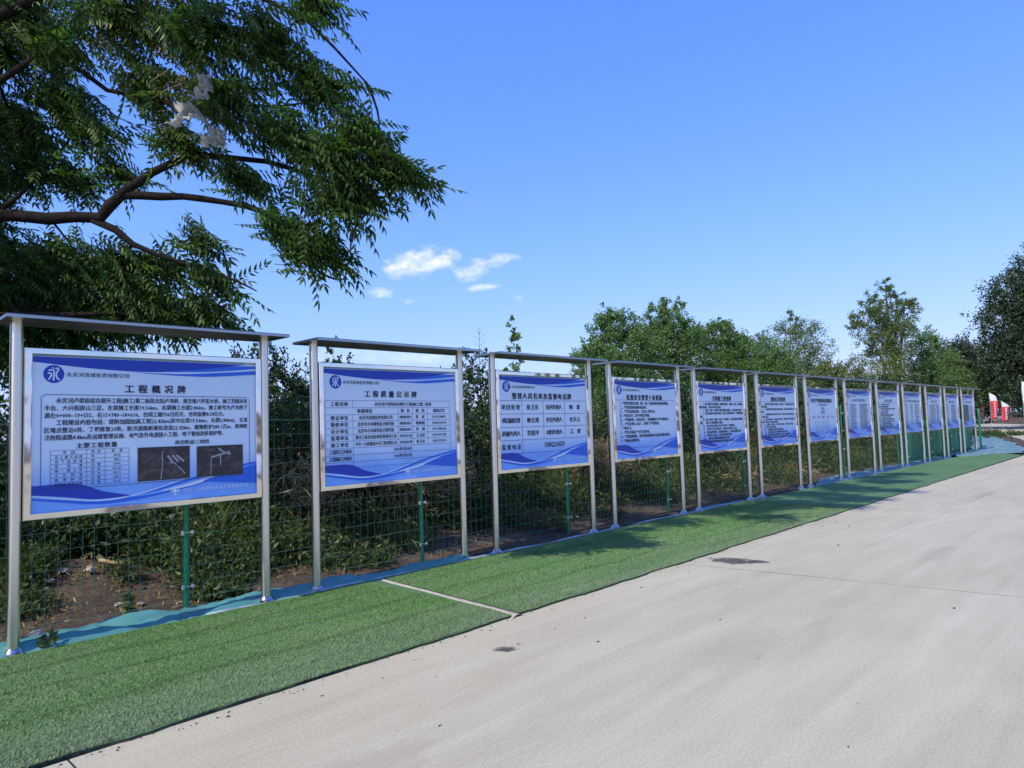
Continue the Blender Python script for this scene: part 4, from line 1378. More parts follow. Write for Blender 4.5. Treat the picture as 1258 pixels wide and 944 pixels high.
def big_tree():
    rg = np.random.default_rng(77)
    base = np.array([0.15, 10.1, 0.0])
    root = empty('overhanging_tree', base, 'big tree with feather shaped leaves hanging over the nearest boards at upper left', 'tree')
    def rel(pts): return [np.array(p) - base for p in pts]
    mb = MB()
    tr = [(0.15, 10.1, -0.1), (0.2, 10.0, 1.0), (0.3, 9.8, 2.2), (0.55, 9.4, 3.3), (0.9, 9.05, 4.5), (1.15, 8.7, 5.8), (1.5, 8.2, 7.2), (2.0, 7.4, 8.4)]
    mb.tube(rel(tr), [0.2, 0.17, 0.15, 0.13, 0.10, 0.08, 0.055, 0.02], 10)
    link('trunk', mb.mesh('trunk', MAT['bark'], True), root)
    limbs = [([(0.5, 9.45, 3.2), (1.0, 9.0, 3.72), (1.4, 8.7, 3.95), (1.79, 8.31, 3.9), (2.17, 7.92, 3.88), (2.31, 7.76, 4.13), (2.6, 7.45, 4.08), (2.89, 7.16, 4.04), (3.2, 6.85, 3.97), (3.45, 6.6, 3.8), (3.55, 6.5, 3.45), (3.75, 6.33, 3.24), (3.95, 6.14, 3.17)],
              [.085, .078, .07, .066, .062, .05, .04, .034, .03, .026, .02, .014, .006]),
             ([(2.12, 7.97, 3.88), (2.4, 7.72, 3.62), (2.75, 7.4, 3.42), (3.1, 7.02, 3.22), (3.3, 6.83, 3.08)], [.04, .03, .022, .014, .006]),
             ([(2.31, 7.76, 4.13), (2.52, 7.5, 4.32), (2.83, 7.19, 4.5), (3.3, 6.6, 4.4), (3.6, 6.1, 4.15), (3.85, 5.6, 3.85)], [.045, .04, .033, .026, .018, .008]),
             ([(0.9, 9.05, 4.5), (1.4, 8.6, 5.3), (1.75, 8.19, 5.64), (2.17, 7.8, 5.22), (2.6, 7.3, 5.0), (3.1, 6.6, 4.9), (3.5, 5.8, 4.8)], [.045, .034, .028, .022, .017, .012, .006]),
             ([(1.15, 8.7, 5.8), (2.0, 7.7, 6.3), (2.8, 6.7, 6.2), (3.4, 5.9, 5.6), (3.7, 5.4, 4.9)], [.055, .045, .032, .02, .008]),
             ([(0.4, 9.65, 2.6), (1.0, 9.2, 2.9), (1.7, 8.9, 2.95), (2.4, 8.2, 2.95), (3.0, 7.5, 2.8)], [.06, .05, .036, .022, .008]),
             ([(1.4, 8.7, 3.95), (1.8, 8.9, 4.5), (2.1, 8.5, 5.0)], [.03, .02, .008]),
             ([(2.0, 7.7, 6.3), (3.0, 6.4, 7.3), (4.4, 5.2, 7.8), (5.8, 4.6, 7.6)], [.05, .04, .028, .01]),
             ([(1.5, 8.2, 7.2), (2.8, 7.4, 8.4), (4.6, 6.4, 9.0), (6.5, 5.6, 8.9), (8.6, 5.1, 9.8), (10.4, 5.0, 10.4)], [.07, .06, .045, .035, .02, .008])]
    mb = MB()
    for p, rd in limbs:
        p = rel(p)
        q, r2 = [], []
        for i in range(len(p) - 1):
            for u in (0, 0.5):
                q.append(p[i] + (p[i + 1] - p[i]) * u + rg.normal(size=3) * 0.012); r2.append((rd[i] + (rd[i + 1] - rd[i]) * u) * (0.9 + 0.22 * rg.random()))
        q.append(p[-1]); r2.append(rd[-1])
        mb.tube(q, r2, 7)
    link('limbs', mb.mesh('limbs', MAT['bark'], True), root)
    LOB = TREE_LOBES
    knots = np.concatenate([np.array(p)[1:] for p, _ in limbs])
    FR = [frond_mesh(i, L, n, c) for i, (L, n, c) in enumerate([(.62, 12, .25), (.55, 11, .4), (.5, 10, .15), (.7, 13, .35), (.42, 9, .5), (.58, 11, .05)])]
    FM = [np_mesh('frond', v, fq, MAT['frond']) for v, fq in FR]
    twig = MB()
    inst = []
    for (x, y, z, r, dens) in LOB:
        c = np.array([x, y, z])
        kn = knots[np.argmin(np.linalg.norm(knots - c, axis=1))]
        if np.linalg.norm(kn - c) > 0.15:
            md = (kn + c) / 2 + rg.normal(size=3) * 0.08
            twig.tube(rel(bez(kn, md, c, 5)), [.016, .014, .011, .009, .006], 5, cap=False)
        n = int(dens * (22 + 250 * r * r))
        for _ in range(n):
            d = unit(rg.normal(size=3)[None])[0]
            # depth is stretched away from the road so that the crown has real thickness
            p = c + d * r * (rg.random() ** 0.45) * np.array([0.95, 1.25, 0.8]) * 0.8
            dr = unit((d * 0.42 + np.array([0.66, -0.56, -0.36]) + rg.normal(size=3) * 0.26)[None])[0]
            b0 = p - dr * 0.50
            inst.append((b0, dr, rg.integers(0, 6), 0.75 + 0.4 * rg.random(), rg.normal(size=3)))
            if rg.random() < 0.22:
                md = (b0 + c) / 2 + rg.normal(size=3) * 0.04
                twig.tube(rel(bez(c, md, b0, 4)), [.007, .006, .004, .003], 3, cap=False)
    tag(link('twigs', twig.mesh('twigs', MAT['bark'], True), root), kind='stuff')
    # nearest fronds are separate parts, the rest one mass
    camp = np.array([0, 0, 1.6]); fw = np.array(f)
    inview = []
    for i, (b0, dr, k, s, rn) in enumerate(inst):
        d = b0 + dr * .3 - camp
        zc = d @ fw
        px, py = 629 + 859 * (d @ np.array(rr)) / zc, 472 - 859 * (d @ np.array(uu)) / zc
        vis = 0 < px < 1258 and 0 < py < 944
        inview.append((0 if vis else 1, np.linalg.norm(d), i))
    inview.sort()
    front = set(i for _, _, i in inview[:290])
    VV, FF, off = [], [], 0
    for i, (b0, dr, k, s, rn) in enumerate(inst):
        X = dr
        Z = np.array([0, 0, 1.0]) + rn * 0.35
        Y = np.cross(Z, X); Y /= np.linalg.norm(Y)
        Z = np.cross(X, Y)
        Rm = np.stack([X, Y, Z], 1)
        if i in front:
            o = bpy.data.objects.new('frond', FM[k])
            C.objects.link(o)
            o.parent = root
            m4 = Matrix.Identity(4)
            for a in range(3):
                for b in range(3):
                    m4[a][b] = float(Rm[a, b] * s)
                m4[a][3] = float(b0[a] - base[a])
            o.matrix_local = m4
        else:
            v, fq = FR[k]
            VV.append(v @ Rm.T * s + (b0 - base)); FF.append(fq + off); off += len(v)
    fo = link('foliage', np_mesh('foliage', np.concatenate(VV), np.concatenate(FF), MAT['frond']), root)
    tag(fo, kind='stuff')
    # brown seed clusters and dead twigs
    n = 900
    c = np.array([[2.25, 7.3, 6.1], [2.45, 7.15, 5.95], [2.55, 7.2, 5.5], [2.75, 6.95, 5.2], [2.2, 7.6, 5.6], [2.9, 6.6, 4.7]])
    ci = rg.integers(0, len(c), n)
    P = c[ci] + rg.normal(size=(n, 3)) * np.array([0.10, 0.10, 0.06]) - base
    D = unit(rg.normal(size=(n, 3)) + np.array([0, 0, -0.8]))
    V = leaf_arrays(P, D, np.full(n, .045), np.full(n, .012), rg)
    tag(link('seed_clusters', np_mesh('seed_clusters', V, quads(n), MAT['seed']), root), kind='stuff')
    mb = MB()
    for _ in range(80):
        a = np.array([2.68, 7.0, 4.95]) + rg.normal(size=3) * np.array([.1, .1, .14])
        e = a + rg.normal(size=3) * 0.12
        mb.tube(rel([a, (a + e) / 2 + rg.normal(size=3) * .03, e]), [.004, .0035, .002], 3, cap=False)
    tag(link('dead_twigs', mb.mesh('dead_twigs', MAT['twig']), root), kind='stuff')
    return root
TREE_LOBES = [t + (1.0,) for t in [(1.78, 8.7, 6.13, 0.75), (2.39, 7.52, 5.86, 0.71), (2.85, 6.64, 5.54, 0.6), (3.23, 5.98, 5.32, 0.51), (3.52, 5.59, 4.83, 0.4), (3.74, 5.26, 4.36, 0.32), (3.93, 5.09, 4.01, 0.2), (3.61, 5.41, 4.1, 0.38), (3.8, 5.4, 3.8, 0.22), (3.57, 5.49, 3.69, 0.34), (3.36, 5.92, 4.42, 0.47), (3.03, 6.51, 4.85, 0.48), (2.61, 7.35, 5.18, 0.46), (2.11, 8.44, 5.23, 0.44), (1.7, 9.43, 5.26, 0.56), (3.38, 5.98, 3.53, 0.3), (3.14, 6.32, 4.04, 0.25), (2.82, 7.18, 4.59, 0.34), (1.92, 8.97, 4.62, 0.38), (2.46, 7.86, 4.39, 0.22), (1.7, 9.55, 3.87, 0.39), (2.17, 8.66, 3.6, 0.38), (2.63, 7.91, 3.46, 0.35), (1.99, 9.6, 3.11, 0.53), (2.5, 8.66, 3.03, 0.46), (2.9, 7.83, 2.95, 0.35), (3.15, 7.28, 2.9, 0.24), (3.16, 7.1, 3.18, 0.19), (1.78, 10.15, 2.72, 0.44), (2.33, 9.29, 2.71, 0.38), (2.87, 7.53, 3.38, 0.19), (3.06, 7.16, 3.6, 0.15), (3.63, 5.6, 3.3, 0.15), (3.44, 5.8, 3.29, 0.17), (3.52, 5.64, 5.7, 0.23), (4.03, 4.98, 3.99, 0.08)]]
# crown above and beyond the frame
TREE_LOBES += [(2.2, 7.6, 7.2, .8, .8), (3.1, 6.5, 7.0, .8, .8), (4.2, 5.6, 7.6, .8, .8), (5.4, 4.9, 7.8, .7, .8), (3.4, 7.2, 8.6, .9, .8), (5.0, 6.2, 9.0, .9, .8), (6.4, 5.6, 8.8, .7, .8), (1.2, 8.6, 7.6, .9, .8), (0.2, 9.6, 6.2, 1.0, .8), (0.3, 9.0, 4.8, .8, .8), (-0.6, 10.2, 4.8, .9, .7), (1.51, 8.8, 5.75, 0.54, 1), (1.94, 8.14, 5.61, 0.43, 1), (1.87, 8.95, 5.03, 0.5, 1), (2.28, 8.16, 4.92, 0.35, 1), (1.65, 9.48, 4.66, 0.42, 1), (2.24, 8.56, 4.44, 0.25, 1), (1.98, 9.16, 3.49, 0.46, 1), (2.43, 8.5, 3.42, 0.41, 1), (2.7, 7.93, 3.12, 0.4, 1), (1.77, 9.76, 3.18, 0.48, 1), (2.37, 9.08, 2.93, 0.48, 1), (2.71, 8.42, 2.86, 0.37, 1), (2.98, 7.69, 2.85, 0.31, 1), (1.97, 9.87, 2.61, 0.44, 1), (1.5, 9.3, 4.4, .5, .9), (1.6, 9.6, 3.4, .5, 1.1), (2.2, 9.0, 3.2, .45, 1.0),
    (6.6, 5.1, 8.6, .8, 1.1), (7.8, 4.8, 8.8, .8, 1.1), (8.9, 4.8, 9.9, .8, 1.1), (7.6, 5.7, 9.6, .9, 1), (9.6, 5.4, 10.3, .8, 1), (10.6, 5.0, 10.6, .7, 1), (6.2, 4.4, 8.3, .6, .9), (3.0, 4.5, 8.4, .6, .8), (4.7, 4.2, 8.8, .6, .9), (5.8, 4.1, 9.0, .5, .9), (7.6, 4.0, 9.0, .5, .8), (2.0, 5.6, 8.2, .7, .9), (3.6, 5.2, 8.9, .8, 1), (5.2, 5.1, 8.4, .7, 1), (1.0, 5.9, 7.6, .6, .8), (0.6, 6.0, 6.9, .5, .7)]
big_tree()

# white plastic caught in the branches
def bag(loc, sc, seed, label, rot):
    nu, nv = 22, 20
    vs, fs = [], []
    for i in range(nu + 1):
        for j in range(nv + 1):
            u, v = i / nu - .5, j / nv - .5
            a = math.atan2(v, u)
            edge = 0.82 + 0.36 * float(vnoise(10 + 1.2 * math.cos(a) + seed, 10 + 1.2 * math.sin(a), 1.0, 40 + seed))
            q = max(abs(u), abs(v)) * 2
            k = 1 - q + q * edge
            # gathered towards the top, where it hangs from a twig
            g = 0.55 + 0.9 * (0.5 - v)
            x = u * sc[0] * k * g
            z = v * sc[2] * k
            y = sc[1] * 2.2 * (float(vnoise(u * 5 + 20, v * 5 + 20, .8, seed)) - .5) + sc[1] * 0.7 * (float(vnoise(u * 12 + 20, v * 12 + 20, .8, seed + 9)) - .5)
            vs.append((x, y, z - 0.25 * sc[2] * u * u))
    m = nv + 1
    for i in range(nu):
        for j in range(nv):
            a = i * m + j
            fs.append((a, a + m, a + m + 1, a + 1))
    mb = MB(); mb.add(vs, fs)
    o = obj('plastic_scrap', mb, MAT['plastic'], smooth=True, loc=loc)
    o.rotation_euler = rot
    return tag(o, label, 'plastic scrap', 'white plastic scraps caught in the overhanging tree')
bag((2.60, 6.42, 4.86), (.12, .08, .27), 1, 'tall narrow white plastic scrap caught upright in the tree, topmost of three', (0, 0.15, -0.75))
bag((2.49, 6.50, 4.60), (.23, .12, .19), 2, 'crumpled white plastic scrap beside dead twigs, middle of three in the tree', (0, -0.1, -0.75))
bag((2.68, 6.30, 4.36), (.20, .10, .18), 3, 'white plastic bag hanging lowest under the branch, lowest of three in the tree', (0, 0.3, -0.75))

# --- trees beyond the fence ------------------------------------------------------------------------
RX, RY = math.sin(yaw), -math.cos(yaw)           # across the view
def L_(lst):
    """lobes given as (across, along view, height, radius across, radius height)"""
    return [(RX * a - RY * b, RY * a + RX * b, z, (r if True else r), r, rz) for (a, b, z, r, rz) in lst]
def T(*a, **k): return tree(*a, **k)
GT = 'trees standing beyond the fence'
# dense tree clump right of the middle
T('broadleaf_tree', 'low shrubby tree with ragged top between third and fourth boards', (14.6, 11.2, 0.1),
  L_([(-.75, 0, 2.2, .45, .6), (-.2, .2, 2.9, .5, .55), (.35, 0, 3.0, .55, .6), (0, 0, 1.8, .8, .7), (.75, 0, 2.3, .6, .7), (-.05, 0, 3.5, .22, .35), (.5, .1, 3.65, .3, .35)]), 13000, .07, .042, MAT['tree_a'], .05, MAT['bark'], 21, GT, stems=4)
T('broadleaf_tree', 'bushy mid green tree behind the fourth board with a rounded left shoulder', (18.4, 13.0, 0.1),
  L_([(-.9, 0, 3.6, .6, .6), (-.55, 0, 4.5, .5, .5), (0, .2, 4.6, .62, .6), (.45, 0, 3.9, .7, .7), (-.3, 0, 3.0, .9, .8), (.3, 0, 2.2, 1.1, .9), (-.35, 0, 5.05, .26, .28)]), 24000, .078, .046, MAT['tree_a'], .09, MAT['bark'], 22, GT, stems=2)
T('broadleaf_tree', 'tallest tree of the dense clump, pointed leafy top between fourth and fifth boards', (21.8, 13.5, 0.1),
  L_([(-.3, 0, 5.3, .5, .5), (.35, 0, 5.0, .6, .6), (0, 0, 4.2, .95, .8), (.95, 0, 4.5, .5, .6), (-.6, 0, 4.5, .6, .6), (0, 0, 3.0, 1.2, 1.0), (.1, 0, 5.75, .28, .3), (.62, 0, 5.55, .22, .4)]), 26000, .078, .046, MAT['tree_a'], .10, MAT['bark'], 23, GT, stems=2)
T('broadleaf_tree', 'rounded dark green tree with feathery tips above the fifth board', (25.2, 13.3, 0.1),
  L_([(-.75, 0, 4.6, .7, .6), (0, 0, 4.9, .7, .55), (.75, 0, 4.3, .7, .7), (-.2, 0, 3.6, 1.1, .9), (.6, 0, 3.2, 1.1, .9), (.35, 0, 5.3, .3, .3)]), 24000, .085, .05, MAT['tree_a'], .10, MAT['bark'], 24, GT, stems=2)
T('broadleaf_tree', 'dark green tree sloping down to the right above the sixth board', (29.0, 13.2, 0.1),
  L_([(-.8, 0, 4.3, .75, .7), (.1, 0, 4.4, .7, .6), (.9, 0, 3.6, .8, .7), (0, 0, 3.2, 1.3, 1.0), (1.0, 0, 2.6, 1.0, .8)]), 22000, .085, .05, MAT['tree_a'], .10, MAT['bark'], 25, GT, stems=2)
T('willow_tree', 'loose willow like tree with a see through crown above the seventh board', (38.0, 15.6, 0.1),
  L_([(-1.2, 0, 5.4, .8, .8), (-.2, 0, 6.3, .9, .75), (.8, 0, 6.2, .9, .7), (1.4, 0, 5.0, .9, 1.0), (0, 0, 4.6, 1.4, 1.1), (-1.3, 0, 4.0, 1.0, 1.0), (.9, 0, 3.6, 1.3, 1.0), (-1.7, 0, 5.6, .4, .6), (.1, 0, 7.0, .35, .4)]), 16000, .11, .045, MAT['tree_b'], .12, MAT['bark_pale'], 26, GT, wind=(.55, -.5, .1), clump=.2, perclump=34, shell=.3, twigs=110)
T('poplar_tree', 'tall loose poplar rising highest above the tree line, crown leaning right', (60.0, 17.1, 0.1),
L_([(0, 0, 9.6, 1.5, 1.0), (-1.6, 0, 9.3, 1.1, .9), (1.7, 0, 9.9, 1.1, .9), (.3, 0, 11.3, .9, .9), (-.9, 0, 10.5, 1.0, .8), (1.2, 0, 11.0, .8, .7), (-2.3, 0, 8.9, .8, .7), (2.3, 0, 10.3, .7, .6), (.6, 0, 8.1, 1.5, 1.0), (-.9, 0, 7.5, 1.5, 1.0), (1.5, 0, 8.4, 1.1, .9), (.35, 0, 12.1, .4, .5), (0, 0, 6.4, 1.6, 1.0)]), 15000, .17, .07, MAT['tree_b'], .22, MAT['bark_pale'], 27, GT, wind=(.8, -.75, .25), clump=.17, perclump=44, shell=.25, twigs=140)
GY = 'yellowish bushes beyond the far boards'
for i, (x, y, h, r, lab) in enumerate([(34.5, 12.6, 4.0, 1.7, 'yellowish green bush right of the willow, above the eighth board'), (40.5, 13.2, 4.7, 2.1, 'largest yellowish green bush below the poplar, above the ninth board'),
                                       (47.5, 13.4, 5.3, 2.2, 'yellowish green bush below the poplar on its right, above the tenth board')]):
    T('yellowish_bush', lab, (x, y, 0.1), auto_lobes(h, r, .6, 9, 40 + i), 11000, .10, .05, MAT['tree_y'], .07, MAT['bark'], 60 + i, GY, 'bush', stems=4, wind=(.4, -.35, .1))
T('broadleaf_tree', 'small dark round tree right of the poplar above the eleventh board', (66.0, 16.0, 0.1), auto_lobes(8.6, 2.9, 1.2, 10, 51), 13000, .15, .08, MAT['tree_a'], .16, MAT['bark'], 71, GT, stems=2, wind=(.4, -.35, .1))
T('broadleaf_tree', 'lowest tree of the line, beside the dark tall tree at the far right', (74.0, 16.2, 0.1), auto_lobes(7.6, 3.0, 1.0, 10, 52), 12000, .15, .08, MAT['tree_a'], .16, MAT['bark'], 72, GT, stems=2, wind=(.4, -.35, .1))
T('dark_tree', 'huge dark tree at the right edge towering over the flags', (78.0, 9.5, 0.0),
  L_([(-3.0, 0, 9.5, 2.2, 1.8), (-2.2, 0, 12.2, 2.0, 1.6), (.5, 0, 14.2, 2.4, 1.8), (-1.2, 0, 7.2, 3.0, 1.8), (-3.3, 0, 5.6, 2.2, 1.7), (1.0, 0, 11, 3.2, 2.2), (3.4, 0, 12.5, 2.6, 2.4), (3.4, 0, 8, 3.2, 2.4), (-2.0, 0, 3.6, 3.0, 1.7), (2.2, 0, 4.5, 3.4, 2.0), (1.9, 0, 16.4, 1.8, 1.5), (-3.4, 0, 11.2, .9, .8)]), 76000, .2, .125, MAT['tree_d'], .35, MAT['bark'], 73, GT, wind=(0, 0, 0), shell=.5, twigs=120)
T('dark_tree', 'dark tree filling the gap between the low tree and the huge dark tree', (82.0, 16.5, 0.0), auto_lobes(9.0, 4.0, .5, 11, 53), 22000, .2, .12, MAT['tree_d'], .25, MAT['bark'], 74, GT, wind=(0, 0, 0))
T('dark_tree', 'dark tree in shade behind the flags at the far right', (92.0, 9.0, 0.0), auto_lobes(13.0, 6.0, .5, 12, 54), 26000, .23, .14, MAT['tree_d'], .25, MAT['bark'], 75, GT, wind=(0, 0, 0))
# nearer trees seen in the gaps between the first boards
T('broadleaf_tree', 'dark bush tree with ragged slope seen between first and second boards', (5.5, 10.4, 0.15),
  L_([(-.32, 0, 2.5, .35, .4), (-.05, 0, 2.2, .45, .5), (-.75, .2, 2.35, .4, .45), (0, 0, 1.9, .5, .5), (.4, .1, 1.75, .45, .45), (-.5, 0, 1.6, .6, .6), (.1, 0, 1.2, .8, .6)]), 8500, .06, .036, MAT['shrub_b'], .05, MAT['bark'], 81, GT, stems=3, wind=(0, 0, .3), droop=.2)
for i, (x, y, h, lab) in enumerate([(8.45, 13.8, 3.5, 'left one of two dark pointed saplings peeping over the top of the second board'), (8.95, 13.8, 3.42, 'right one of two dark pointed saplings peeping over the top of the second board')]):
    T('sapling', lab, (x, y, 0.2), [(0, 0, h - .35, .16, .16, .38), (.03, .02, h - .75, .24, .24, .4), (0, 0, h - 1.3, .35, .35, .5)], 1500, .06, .035, MAT['shrub_b'], .025, MAT['bark'], 83 + i, GT, wind=(0, 0, .6), droop=.3, twigs=20)
T('broadleaf_tree', 'dense dark green tree seen in the gap between second and third boards', (9.9, 10.9, 0.15),
  L_([(.1, 0, 2.75, .35, .4), (-.2, 0, 2.3, .45, .5), (.35, 0, 2.3, .4, .45), (0, 0, 1.6, .8, .7), (-.5, 0, 1.5, .5, .5)]), 5600, .065, .038, MAT['shrub'], .05, MAT['bark'], 86, GT, stems=3, wind=(0, 0, .3), droop=.15)
T('sapling', 'slender poplar sapling rising behind the left half of the third board', (10.9, 10.5, 0.2),
  [(0, 0, 3.45, .13, .13, .3), (.05, .0, 2.95, .19, .19, .28), (-.03, 0, 2.5, .3, .3, .26), (0, 0, 2.0, .4, .4, .3)], 1500, .06, .045, MAT['tree_a'], .022, MAT['bark'], 87, GT, wind=(0, 0, .4), droop=.2, twigs=24)
mb = MB()
b = np.array([0, 0, 0.0]); rg = np.random.default_rng(4)
mb.tube([(0, 0, -.1), (.02, 0, 1.2), (0, .01, 2.4), (.01, 0, 3.6)], [.018, .014, .009, .003], 5)
for z in (2.3, 2.6, 2.85, 3.05, 3.2, 3.35, 3.45):
    for s in range(3):
        a = rg.random() * 6.28
        l = .09 + .10 * (3.7 - z)
        mb.tube([(0, 0, z), (math.cos(a) * l * .6, math.sin(a) * l * .6, z + .04), (math.cos(a) * l, math.sin(a) * l, z + .12)], [.004, .003, .0015], 3, cap=False)
dead = empty('bare_sapling', (10.2, 10.85, 0.15), 'thin bare leafless sapling standing in the gap before the third board', 'sapling')
obj('stem', mb, MAT['twig'], dead)

# shrubs filling the strip behind the fence
def shrub_variant(i, mat, n=3000):
    rg = np.random.default_rng(200 + i)
    lob = auto_lobes(1.9, 1.0, 0.2, 8, 300 + i, .8, .5)
    V, cc, out = cloud(lob, n, rg, .075, .042, .2, 24, (0, 0, .25), .1, .35)
    crown = np_mesh('crown', V, quads(n), mat)
    mb = MB()
    for s in range(7):
        c = cc[rg.integers(0, len(cc))]
        st = np.array([rg.normal() * .1, rg.normal() * .1, -.1])
        mb.tube(bez(st, np.array([c[0] * .3, c[1] * .3, c[2] * .6]), c, 6), [.02, .018, .014, .011, .008, .004], 5, cap=False)
    return crown, mb.mesh('stems', MAT['bark'], True)
variants = [shrub_variant(0, MAT['shrub']), shrub_variant(1, MAT['shrub_b']), shrub_variant(2, MAT['shrub_b']), shrub_variant(3, MAT['shrub'])]
where = ['left of the first board', 'behind the first board, left half', 'behind the first board, right half', 'in the gap after the first board', 'behind the second board, left half', 'behind the second board, right half',
         'behind the third board, left half', 'behind the third board, right half', 'in the gap after the third board', 'behind the fourth board', 'in the gap after the fourth board', 'behind the fifth board', 'behind the sixth board', 'behind the seventh board', 'behind the eighth board',
         'behind the ninth board', 'behind the tenth board', 'behind the eleventh board', 'behind the twelfth board', 'behind the farthest board']
sp = [(-.2, 10.1, 1.1), (2.3, 10.6, 1.15), (4.2, 10.0, 1.15), (5.2, 9.3, 1.05), (6.4, 9.5, 1.15), (8.0, 9.6, 1.2), (9.2, 9.2, 1.1), (11.3, 9.6, 1.15), (12.9, 9.7, 1.35), (14.8, 9.5, 1.35), (16.6, 9.9, 1.4), (18.6, 9.6, 1.4), (21.0, 9.8, 1.45), (23.5, 9.9, 1.5), (26.0, 9.8, 1.5), (28.6, 9.9, 1.6), (31.4, 10.1, 1.7), (34.5, 10.3, 1.8), (38.0, 10.6, 1.9), (42.0, 10.8, 1.9)]
for i, ((x, y, s), wh) in enumerate(zip(sp, where)):
    root = empty('shrub', (x, y, 0.15), 'leafy dark shrub beyond the wire fence ' + wh, 'shrub', 'shrubs growing behind the wire fence', rz=i * 1.9)
    root.scale = (s, s, s * (0.92 + 0.1 * math.sin(i * 2.2)))
    cr, st = variants[i % 4]
    link('crown', cr, root); link('stems', st, root)
# low tangled weeds and dry grass right behind the fence: nobody could count these
def undergrowth(n, seed, mat, x0, x1, y0, y1, h, L, Wd, name, patch=0.8, thr=0.35, pw=1.6, clear=True):
    rg = np.random.default_rng(seed)
    nc = n // 14
    X = x0 + (x1 - x0) * rg.random(nc) ** pw; Y = y0 + (y1 - y0) * rg.random(nc)
    keep = vnoise(X + 30, Y + 30, patch, seed) > thr * (1.6 - 0.9 * (Y - y0) / (y1 - y0))
    if clear: keep &= ((X - 1.75) / 1.15) ** 2 + ((Y - 8.0) / .8) ** 2 > 0.4 + 0.7 * rg.random(nc)
    if clear: keep &= (Y > 7.75 - 0.3 * np.clip(X - 2.2, 0, 4) + 0.6 * vnoise(X + 9, Y + 9, .5, 3)) | (X > 4.5)
    X, Y = X[keep], Y[keep]
    hh = h * (0.25 + 0.9 * (Y - y0) / (y1 - y0)) * (0.4 + vnoise(X + 30, Y + 30, patch, seed))
    m = len(X)
    ci = rg.integers(0, m, n)
    P = np.stack([X[ci] + rg.normal(size=n) * .07, Y[ci] + rg.normal(size=n) * .07, gz(X[ci], Y[ci]) + hh[ci] * rg.random(n)], 1)
    D = unit(rg.normal(size=(n, 3)) + np.array([0, 0, .5]))
    s = .6 + .8 * rg.random(n)
    V = leaf_arrays(P, D, L * s, Wd * s, rg)
    return tag(link(name, np_mesh(name, V, quads(n), mat)), kind='stuff')
undergrowth(60000, 91, MAT['weed'], -2, 30, 7.5, 9.6, .8, .08, .03, 'weeds', 0.8, .3)
undergrowth(80000, 92, MAT['shrub_b'], -2, 44, 8.3, 11.5, 1.9, .09, .045, 'undergrowth', 1.1, .12)
undergrowth(9000, 93, MAT['dry'], 3.5, 30, 8.2, 9.2, 1.25, .16, .009, 'dry_grass', 1.0, .52)
undergrowth(20000, 96, MAT['weed'], 2.9, 30, 6.98, 8.1, .40, .07, .024, 'low_weeds', 0.6, .40, clear=False)
undergrowth(9000, 99, MAT['weed'], .2, 3.8, 7.2, 8.9, .26, .06, .02, 'low_weeds', 0.4, .5, 1.0, clear=False)
def dry_clumps(spots, seed):
    rg = np.random.default_rng(seed)
    PP, DD, LL = [], [], []
    for (x, y, r, h, n) in spots:
        X = x + rg.normal(size=n) * r; Y = y + rg.normal(size=n) * .22
        PP.append(np.stack([X, Y, gz(X, Y) + h * (0.25 + .8 * rg.random(n))], 1))
        DD.append(unit(np.stack([rg.normal(size=n), rg.normal(size=n) - .3, rg.normal(size=n) * .8 - .3], 1)))
        LL.append(.10 + .16 * rg.random(n))
    P, D, L = np.concatenate(PP), np.concatenate(DD), np.concatenate(LL)
    return tag(link('dry_brush', np_mesh('dry_brush', leaf_arrays(P, D, L, L * .09 + .004, rg), quads(len(P)), MAT['dry'])), kind='stuff')
dry_clumps([(4.85, 8.4, .25, 1.05, 700), (6.3, 8.4, .35, .95, 1100), (7.1, 8.5, .3, 1.0, 900), (10.4, 8.4, .35, 1.05, 1100), (11.3, 8.4, .3, 1.0, 800), (15.5, 7.9, .8, .25, 900), (18.5, 7.8, .9, .2, 700)], 98)
undergrowth(7000, 94, MAT['dry'], 0.5, 24, 6.95, 8.5, .06, .055, .012, 'leaf_litter', .5, .3, clear=False)
MAT['grass'] = leaf_mat('tall_grass_blade', (0.05, 0.08, 0.02, 1), (0.15, 0.19, 0.06, 1), 0.35)
undergrowth(9000, 103, MAT['grass'], 2.6, 30, 7.3, 9.2, .6, .30, .011, 'tall_grass', 0.7, .42)
undergrowth(7000, 95, MAT['weed'], 33, 60, 8.0, 14.0, .5, .2, .06, 'roadside_weeds', 2.0, .3, 1.0)

# small things on the soil and the tarp
def rock(loc, s, seed, label, group='pale stones on the soil behind the fence'):
    rg = np.random.default_rng(seed)
    mb = MB()
    n = 8
    prof = [(0.05, .0), (.85, .05), (1.0, .3), (.8, .65), (.4, .85), (.05, .9)]
    vs = []
    for (r, z) in prof:
        for k in range(n):
            a = 2 * PI * k / n
            q = 1 + .22 * rg.normal()
            vs.append((s[0] * r * math.cos(a) * q, s[1] * r * math.sin(a) * q, s[2] * (z - .25)))
    fs = []
    for i in range(len(prof) - 1):
        for k in range(n):
            fs.append((i * n + k, i * n + (k + 1) % n, (i + 1) * n + (k + 1) % n, (i + 1) * n + k))
    fs.append(tuple((len(prof) - 1) * n + k for k in range(n)))
    mb.add(vs, fs)
    o = obj('stone', mb, MAT['stone'], loc=loc)
    return tag(o, label, 'stone', group)
def gp(x, y, dz=0.0): return (x, y, float(gz(x, y)) + dz)
rock(gp(1.43, 6.93, .02), (.10, .07, .09), 1, 'largest pale stone, at the foot of the first board beside its left post')
rock(gp(2.12, 8.1, .03), (.055, .05, .08), 2, 'upright pale stone on the soil mound by the broken branch')
rock(gp(1.9, 8.15, .02), (.06, .05, .05), 3, 'pale stone on top of the soil mound, left of the broken branch')
